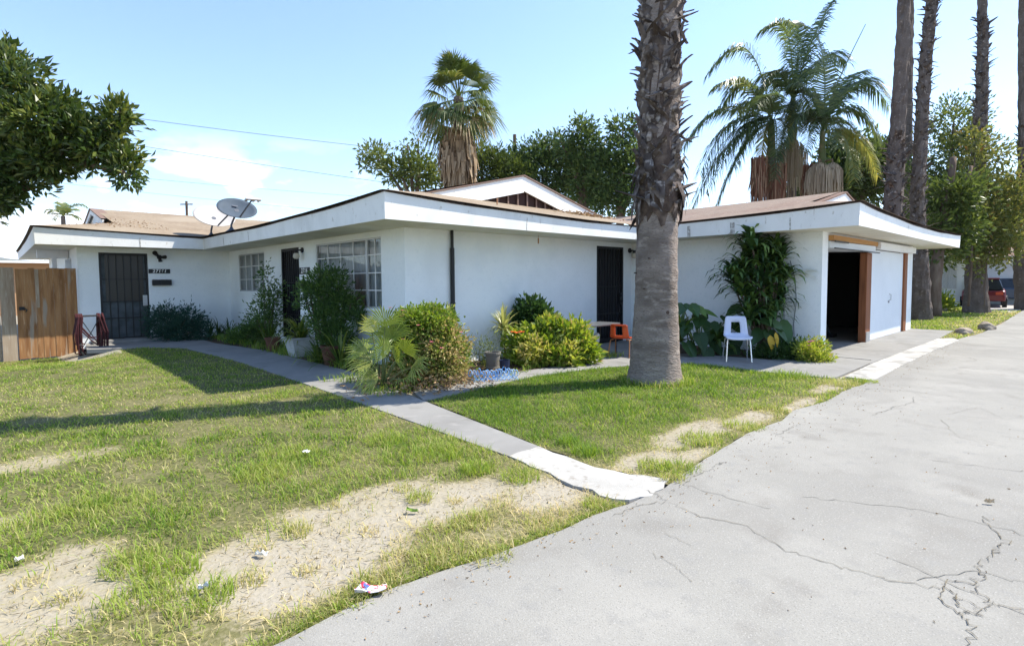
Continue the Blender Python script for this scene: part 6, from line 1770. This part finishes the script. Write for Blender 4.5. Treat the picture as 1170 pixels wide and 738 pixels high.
# blue scalloped border fence, dumped in a loose loop
q0 = G(536, 437); q1 = G(590, 434)
be = thing('border_edging', 'coil of blue plastic hoop edging on the walkway by the rose bush', 'garden edging', ((q0.x + q1.x) / 2, (q0.y + q1.y) / 2, 0))
mb = MB(); cx, cy = (q0.x + q1.x) / 2, (q0.y + q1.y) / 2
L_ = (q1 - q0).length; e = (q1 - q0).normalized(); nv = Vector((-e.y, e.x, 0))
rr_ = random.Random(8)
for row in range(2):
    for k in range(11):
        t = (k + .5) / 11 - .5
        c = Vector((cx, cy, 0.02)) + e * (t * L_) + nv * ((row - .5) * .16 + .03 * math.sin(k * 1.7)) 
        h = .13 + .05 * rr_.random(); r_ = L_ / 11 * .46
        pts = [c + e * (r_ * math.cos(a)) * -1 + Vector((0, 0, max(0, h * .55 + h * .45 * math.sin(a)))) for a in np.linspace(math.pi * 1.02, -.02, 9)]
        pts = [c - e * r_] + pts + [c + e * r_]
        mb.tube([tuple(p) for p in pts], .007, 5)
    mb.tube([tuple(Vector((cx, cy, .05)) + e * (s_ * L_ / 2) + nv * (row - .5) * .16) for s_ in (-1, 0, 1)], .006, 5)
mb.build('hoops', M['blue_plastic'], be)

# ------------------------------------------------------------------ rocks, litter
def rock(label, p, r_, seed):
    rr_ = np.random.default_rng(seed); bm = bmesh.new(); bmesh.ops.create_icosphere(bm, subdivisions=3, radius=1)
    for v in bm.verts:
        c = v.co.copy(); n_ = math.sin(c.x * 3 + seed) * math.cos(c.y * 4 + seed * 2) * .12 + math.sin(c.z * 7 + c.x * 6) * .05 + rr_.normal() * .02
        v.co = Vector((c.x * r_[0], c.y * r_[1], max(c.z, -.35) * r_[2])) * (1 + n_)
    me = bpy.data.meshes.new('rock'); bm.to_mesh(me); bm.free(); me.materials.append(M['rock'])
    o = bpy.data.objects.new('rock', me); C.objects.link(o); o.location = (p.x, p.y, r_[2] * .25)
    tag(o, label, 'rock', 'rocks on the far grass')
rock('pale flat rock on the far grass nearer the garage', G(1101, 382), (.27, .2, .15), 3)
rock('darker rounded rock farther along the grass verge', G(1127, 377), (.27, .2, .19), 4)
rock('small reddish rock on the grass behind the leaning palm', G(1074, 356), (.5, .3, .25), 5)
def scrap(name, label, cat, px, py, size, m, seed, z=.02, group=None):
    rr_ = np.random.default_rng(seed); p = G(px, py); mb = MB()
    n_ = 5; V = []; F = []
    a = rr_.random() * 3
    ex = Vector((math.cos(a), math.sin(a), 0)) if size[2] is None else rgt * math.cos(size[2]) + fwd * math.sin(size[2]); ey = Vector((-ex.y, ex.x, 0))
    for i in range(n_):
        for j in range(n_):
            q = p + ex * ((i / (n_ - 1) - .5) * size[0]) + ey * ((j / (n_ - 1) - .5) * size[1])
            V.append((q.x, q.y, z + .012 * abs(rr_.normal()) + .01))
    for i in range(n_ - 1):
        for j in range(n_ - 1): F.append((i * n_ + j, (i + 1) * n_ + j, (i + 1) * n_ + j + 1, i * n_ + j + 1))
    mb.raw(V, F); o = mb.build(name, m); tag(o, label, cat, group)
    s_ = o.modifiers.new('thick', 'SOLIDIFY'); s_.thickness = .003
    return o
def packet_mat():
    m = mat('printed_wrapper', (0.75, 0.72, 0.74), .35, .4, noise=[(22, (0.62, 0.05, 0.09), .50, .54), (30, (0.10, 0.16, 0.45), .60, .63)])
    return m
M['packet'] = packet_mat()
scrap('snack_wrapper', 'crumpled red white and blue wrapper beside the driveway edge', 'wrapper', 424, 684, (.145, .06, .2), M['packet'], 3, .035)
LG = 'paper scraps on the lawn'
scrap('paper_scrap', 'white paper scrap on the bare soil patch', 'paper', 299, 638, (.07, .022, -.3), M['paper'], 4, .012, LG)
scrap('paper_scrap', 'white paper scrap on the grass farthest toward the path', 'paper', 350, 525, (.055, .04, 0), M['paper'], 5, .055, LG)
scrap('paper_scrap', 'crumpled white paper scrap by the left bare soil', 'paper', 23, 648, (.035, .03, 1), M['paper'], 6, .03, LG)
scrap('paper_scrap', 'tiny grey foil scrap in the grass left of the wrapper', 'paper', 233, 682, (.045, .03, .3), M['galv'], 7, .04, LG)
M['green_leaf'] = mat('fallen_green_leaf', (0.20, 0.30, 0.04), .5)
scrap('fallen_leaf', 'yellow green fallen leaf on the bare soil by the path', 'leaf', 471, 588, (.075, .025, -.1), M['green_leaf'], 8, .015)
M['tan_leaf'] = mat('dry_tan_leaf', (0.55, 0.42, 0.26), .8)
scrap('fallen_leaf', 'curled tan leaf on the driveway above the cracks', 'leaf', 1130, 580, (.05, .018, -.3), M['tan_leaf'], 9, .026)
# leaf crumbs and grit scattered over the asphalt, walks and roof
mb = MB(); rr_ = np.random.default_rng(12)
n_ = 900
u = rr_.uniform(1, 16, n_); v = edge_v(u) - np.abs(rr_.normal(0, .25, n_)) - .02
k = n_ // 3
u[:k] = rr_.uniform(2, 9, k); v[:k] = rr_.uniform(-2, 2, k)
pos = np.stack([u, v, np.full(n_, .028)], 1)
leaf_cloud(mb, pos, rr_.normal(size=(n_, 3)) * np.array([1, 1, .12]), .008 + .016 * rr_.random(n_), .004 + .007 * rr_.random(n_), rr_.random(n_), rr_)
n_ = 240
u = rr_.uniform(1.2, 3.6, n_); v = rr_.uniform(17.2, 19.2, n_)
pos = np.stack([u, v, np.array([roof_z(a_, b_, a_, b_) + .04 for a_, b_ in zip(u, v)])], 1)
leaf_cloud(mb, pos, rr_.normal(size=(n_, 3)) * np.array([1, 1, .2]), .03 + .05 * rr_.random(n_), .015 + .02 * rr_.random(n_), .6 * rr_.random(n_), rr_)
n_ = 260
u = rr_.normal(10.4, .45, n_); v = rr_.normal(8.3, .15, n_)
pos = np.stack([u, v, np.array([roof_z(a_, b_, a_, b_) + .05 for a_, b_ in zip(u, v)])], 1)
leaf_cloud(mb, pos, rr_.normal(size=(n_, 3)) * np.array([1, 1, .3]), .08 + .1 * rr_.random(n_), .02 + .03 * rr_.random(n_), rr_.random(n_), rr_)
o = mb.build('leaf_crumbs', M['dry_litter']); tag(o, kind='stuff')
M['straw'] = leaf_mat('dead_straw', [(0, (0.16, 0.115, 0.065)), (0.5, (0.40, 0.33, 0.19)), (1, (0.58, 0.50, 0.33))], 0.9, 0.1, 0.1)
mb = MB(); rr_ = np.random.default_rng(15)
n_ = 9000
u = np.concatenate([rr_.uniform(-1, 3.1, n_), rr_.uniform(3.5, 9, n_ // 2)]); v = np.concatenate([rr_.uniform(2.1, 4.2, n_), rr_.uniform(2.1, 3.0, n_ // 2)])
bw = bare(u, v)
k = (v > edge_v(u) + .01) & (rr_.random(len(u)) < np.where(bw > .08, .30 + .7 * np.clip(fnoise(u * 3, v * 3, 71) * 2 - .7, 0, 1), .06)) & ~inpoly(u, v, [(2.95, 2), (3.6, 2), (3.5, 3.4), (3.1, 3.4)])
u, v = u[k], v[k]; n_ = len(u)
leaf_cloud(mb, np.stack([u, v, np.full(n_, .016)], 1), rr_.normal(size=(n_, 3)) * np.array([1, 1, .10]), .015 + .055 * rr_.random(n_) ** 2, .0015 + .003 * rr_.random(n_), rr_.random(n_), rr_)
n_ = 1300                                               # clods and small stones
u = rr_.uniform(-.9, 3.0, n_); v = rr_.uniform(2.15, 4.0, n_); k = (bare(u, v) > .2) & (v > edge_v(u) + .02)
for a_, b_ in zip(u[k], v[k]):
    q_ = .003 + .009 * rr_.random() ** 3; th = rr_.random() * 6.3
    P_ = [(a_ + q_ * math.cos(th + j * 1.6) * (.7 + .5 * rr_.random()), b_ + q_ * math.sin(th + j * 1.6) * (.7 + .5 * rr_.random()), .006) for j in range(4)]
    mb.raw(P_ + [(a_, b_, .012 + q_ * 1.1)], [(0, 1, 4), (1, 2, 4), (2, 3, 4), (3, 0, 4)], [.35 + .5 * rr_.random()] * 5)
o = mb.build('soil_litter', M['straw']); tag(o, kind='stuff')

# ------------------------------------------------------------------ neighbours
def simple_house(name, label, org, rz, w, d_, h, m_wall, m_roof, wins, ov=.5, rise=.9, fa=(.14, .12)):
    root = thing(name, label, 'house', org, rz)
    mb = MB(); mb.box(0, w, 0, d_, -.1, h); mb.build('wall', m_wall, root, local=True)
    mb = MB()
    mb.raw([(-ov, -ov, h + .02), (w + ov, -ov, h + .02), (w + ov, d_ + ov, h + .02), (-ov, d_ + ov, h + .02), (-ov, d_ / 2, h + rise), (w + ov, d_ / 2, h + rise)], [(0, 1, 5, 4), (2, 3, 4, 5), (0, 4, 3), (1, 2, 5), (3, 2, 1, 0)])
    mb.build('roof', m_roof, root, local=True)
    mb = MB()
    mb.box(-ov - .03, w + ov + .03, -ov - .04, -ov - .005, h - fa[0], h + fa[1]); mb.build('fascia_board', M['fascia'], root, local=True)
    for (x0, x1, z0, z1) in wins:
        mb = MB(); mb.box(x0, x0 + .05, -.05, -.002, z0, z1); mb.box(x1 - .05, x1, -.05, -.002, z0, z1); mb.box(x0 + .05, x1 - .05, -.05, -.002, z1 - .05, z1); mb.box(x0 + .05, x1 - .05, -.05, -.002, z0, z0 + .05); mb.box((x0 + x1) / 2 - .03, (x0 + x1) / 2 + .03, -.05, -.002, z0 + .05, z1 - .05)
        f = mb.build('window', M['alu'], root, local=True)
        mb = MB(); mb.box(x0 + .05, x1 - .05, -.02, -.003, z0 + .05, z1 - .05); mb.build('pane', M['curtain'], f, local=True)
    return root
# distant white house at the end of the driveway: its long face looks back along the drive
sh_ = simple_house('distant_house', 'distant white house with a curtained window beyond the far grass', (36.4, 8.6, 0), -math.pi / 2, 4.4, 9, 2.6, M['stucco'], M['shingle_dark'], [(8.6 - ON(1071, 316, 0, 36.4).y, 8.6 - ON(1093, 316, 0, 36.4).y, .95, 2.1)], .6, 1.2)
simple_house('distant_garage', 'distant pale garage behind the parked blue car', (42, 5.0, 0), -math.pi / 2, 12, 8, 2.6, M['stucco'], M['shingle_dark'], [], .6, 1.0)
M['tan_wall'] = mat('tan_stucco', (0.42, 0.25, 0.14), .9, .1)
q = AT(25, 330, 27); simple_house('neighbour_house', 'tan neighbouring house with white eave seen over the wooden fence', (q.x - 8, q.y, 0), 0, 10.0, 8, 2.58, M['tan_wall'], M['shingle'], [(3, 5, 1, 2)], .5, .14, (.03, .07))
simple_house('house_across', 'white house across the yard reflected in the front window', (-26, 32, 0), R(70), 16, 9, 2.8, M['stucco'], M['shingle_dark'], [(2, 4, 1, 2.2), (8, 10, 1, 2.2)], .6, 1.3)

# ------------------------------------------------------------------ cars far away
def car(name, label, org, rz, m_body, hatch=False):
    root = thing(name, label, 'car', org, rz, None)
    # side outline (x forward), swept across the width with tumblehome
    low = [(-2.1, .35), (-2.15, .62), (-2.1, .85), (-1.6, .93), (-.2, .96), (.9, .92), (1.9, .74), (2.15, .58), (2.12, .32)]
    mb = MB(); V = []; F = []
    for y, s in ((-.84, .96), (-.78, 1), (.78, 1), (.84, .96)):
        for (x, z) in low: V.append((x * s, y, z if z < .4 else z * (1 if abs(y) < .8 else .93)))
    n_ = len(low)
    for r_ in range(3):
        for k in range(n_ - 1): F.append((r_ * n_ + k, r_ * n_ + k + 1, (r_ + 1) * n_ + k + 1, (r_ + 1) * n_ + k))
        F.append((r_ * n_ + n_ - 1, r_ * n_, (r_ + 1) * n_, (r_ + 1) * n_ + n_ - 1))
    F.append(tuple(range(n_ - 1, -1, -1))); F.append(tuple(range(3 * n_, 4 * n_)))
    mb.raw(V, F); body = mb.build('body', m_body, root, smooth=False, bevel=.05, local=True)
    cab = [(-1.75, .90), (-1.25, 1.36), (-.1, 1.44), (.35, 1.38), (1.05, .90)] if not hatch else [(-2.0, .90), (-1.8, 1.40), (-.1, 1.48), (.35, 1.42), (1.05, .90)]
    mb = MB(); V = []; F = []
    for y in (-1, 1):
        for (x, z) in cab: V.append((x, y * (.76 if z < 1 else .60), z))
    F += [(k, k + 1, 6 + k, 5 + k) for k in range(4)] + [(4, 3, 2, 1, 0), (5, 6, 7, 8, 9)]
    mb.raw(V, F); mb.build('windows', M['car_glass'], root, bevel=.04, local=True)
    mb = MB(); mb.box(cab[1][0] + .05, cab[3][0] - .02, -.60, .60, 1.40, cab[2][1] + .02); mb.build('roof_panel', m_body, root, bevel=.03, local=True)
    for x in (-1.35, 1.35):
        for y in (-.82, .82):
            mb = MB(); mb.tube([(x, y - .09, .31), (x, y + .09, .31)], .31, 20); w = mb.build('wheel', M['black'], root, local=True)
            mb = MB(); s = math.copysign(1, y); mb.tube([(x, y + s * .085, .31), (x, y + s * .10, .31)], .18, 14); mb.build('rim', M['galv'], w, local=True)
    for y in (-.6, .6):
        mb = MB(); mb.box(2.0, 2.13, y - .16, y + .16, .58, .70); mb.build('headlight', M['lampglass'], root, local=True)
        mb = MB(); mb.box(-2.16, -2.08, y - .14, y + .14, .66, .80); mb.build('tail_light', M['orange_plastic'], root, local=True)
    return root
M['car_glass'] = mat('car_glass', (0.02, 0.024, 0.03), .1, .6)
M['car_blue'] = mat('dark_blue_car_paint', (0.035, 0.06, 0.10), .25, .6)
M['car_red'] = mat('red_car_paint', (0.16, 0.012, 0.016), .3, .5)
q = AT(1146, 350, 31.5); car('parked_car', 'dark blue car parked at the end of the driveway', (q.x, q.y, .0), math.atan2(rgt.y - .6 * fwd.y, rgt.x - .6 * fwd.x), M['car_blue'])
q = AT(1123, 349, 29.0); w_ = ray(1123, 330); car('parked_car', 'red hatchback mostly hidden behind the vine covered palm', (q.x, q.y, .0), math.atan2(w_.y, w_.x), M['car_red'], True)

# ------------------------------------------------------------------ utility poles and wires
def upole(label, px, ptop, dep, arm):
    t = AT(px, ptop, dep); root = thing('utility_pole', label, 'utility pole', (t.x, t.y, 0), 0, 'utility poles')
    mb = MB(); mb.tube([(t.x, t.y, 0), tuple(t)], [.17, .13], 10); mb.build('pole', M['pole'], root)
    if arm:
        mb = MB(); c = t - Vector((0, 0, .35)); mb.tube([tuple(c - rgt * arm), tuple(c + rgt * arm)], .07, 6); mb.build('crossarm', M['pole'], root)
    return root
upole('thin utility pole with a short crossarm beyond the tan roof', 213, 230, 62, .7)
upole('utility pole top standing above the dark evergreen', 588, 154, 42, None)
def wire(label, pts, sag, dep, r_):
    r_ *= .7
    P = [AT(x, y, d_) for (x, y), d_ in zip(pts, dep)]
    mb = MB(); q = [P[0].lerp(P[1], t) - Vector((0, 0, sag * 4 * t * (1 - t))) for t in np.linspace(0, 1, 24)]
    mb.tube([tuple(x) for x in q], r_, 5); o = mb.build('power_line', M['wire']); tag(o, label, 'wire', 'power lines across the sky')
wire('topmost power line crossing the sky behind the left tree', [(-120, 95), (588, 184)], .35, (30, 42), .022)
wire('second power line from the top, sloping toward the fan palm', [(-120, 120), (588, 228)], .25, (30, 42), .020)
wire('power line dropping behind the two satellite dishes', [(-120, 175), (588, 236)], .4, (44, 62), .020)
wire('lowest faint power line just above the far clouds', [(-120, 186), (500, 250)], .4, (44, 62), .018)

# ------------------------------------------------------------------ valley haze
hz = MB(); hz.box(-9200, 9200, -9200, 9200, -1.5 - 5, 640)
M['haze'] = bpy.data.materials.new('haze'); M['haze'].use_nodes = True
hn = M['haze'].node_tree.nodes; hl = M['haze'].node_tree.links; hn.clear()
ho = hn.new('ShaderNodeOutputMaterial'); hv_ = hn.new('ShaderNodeVolumePrincipled')
hv_.inputs['Color'].default_value = (0.80, 0.88, 0.97, 1); hv_.inputs['Density'].default_value = 0.00007; hv_.inputs['Anisotropy'].default_value = 0.2
hl.new(hv_.outputs['Volume'], ho.inputs['Volume'])
o = hz.build('haze', M['haze']); o['kind'] = 'stuff'
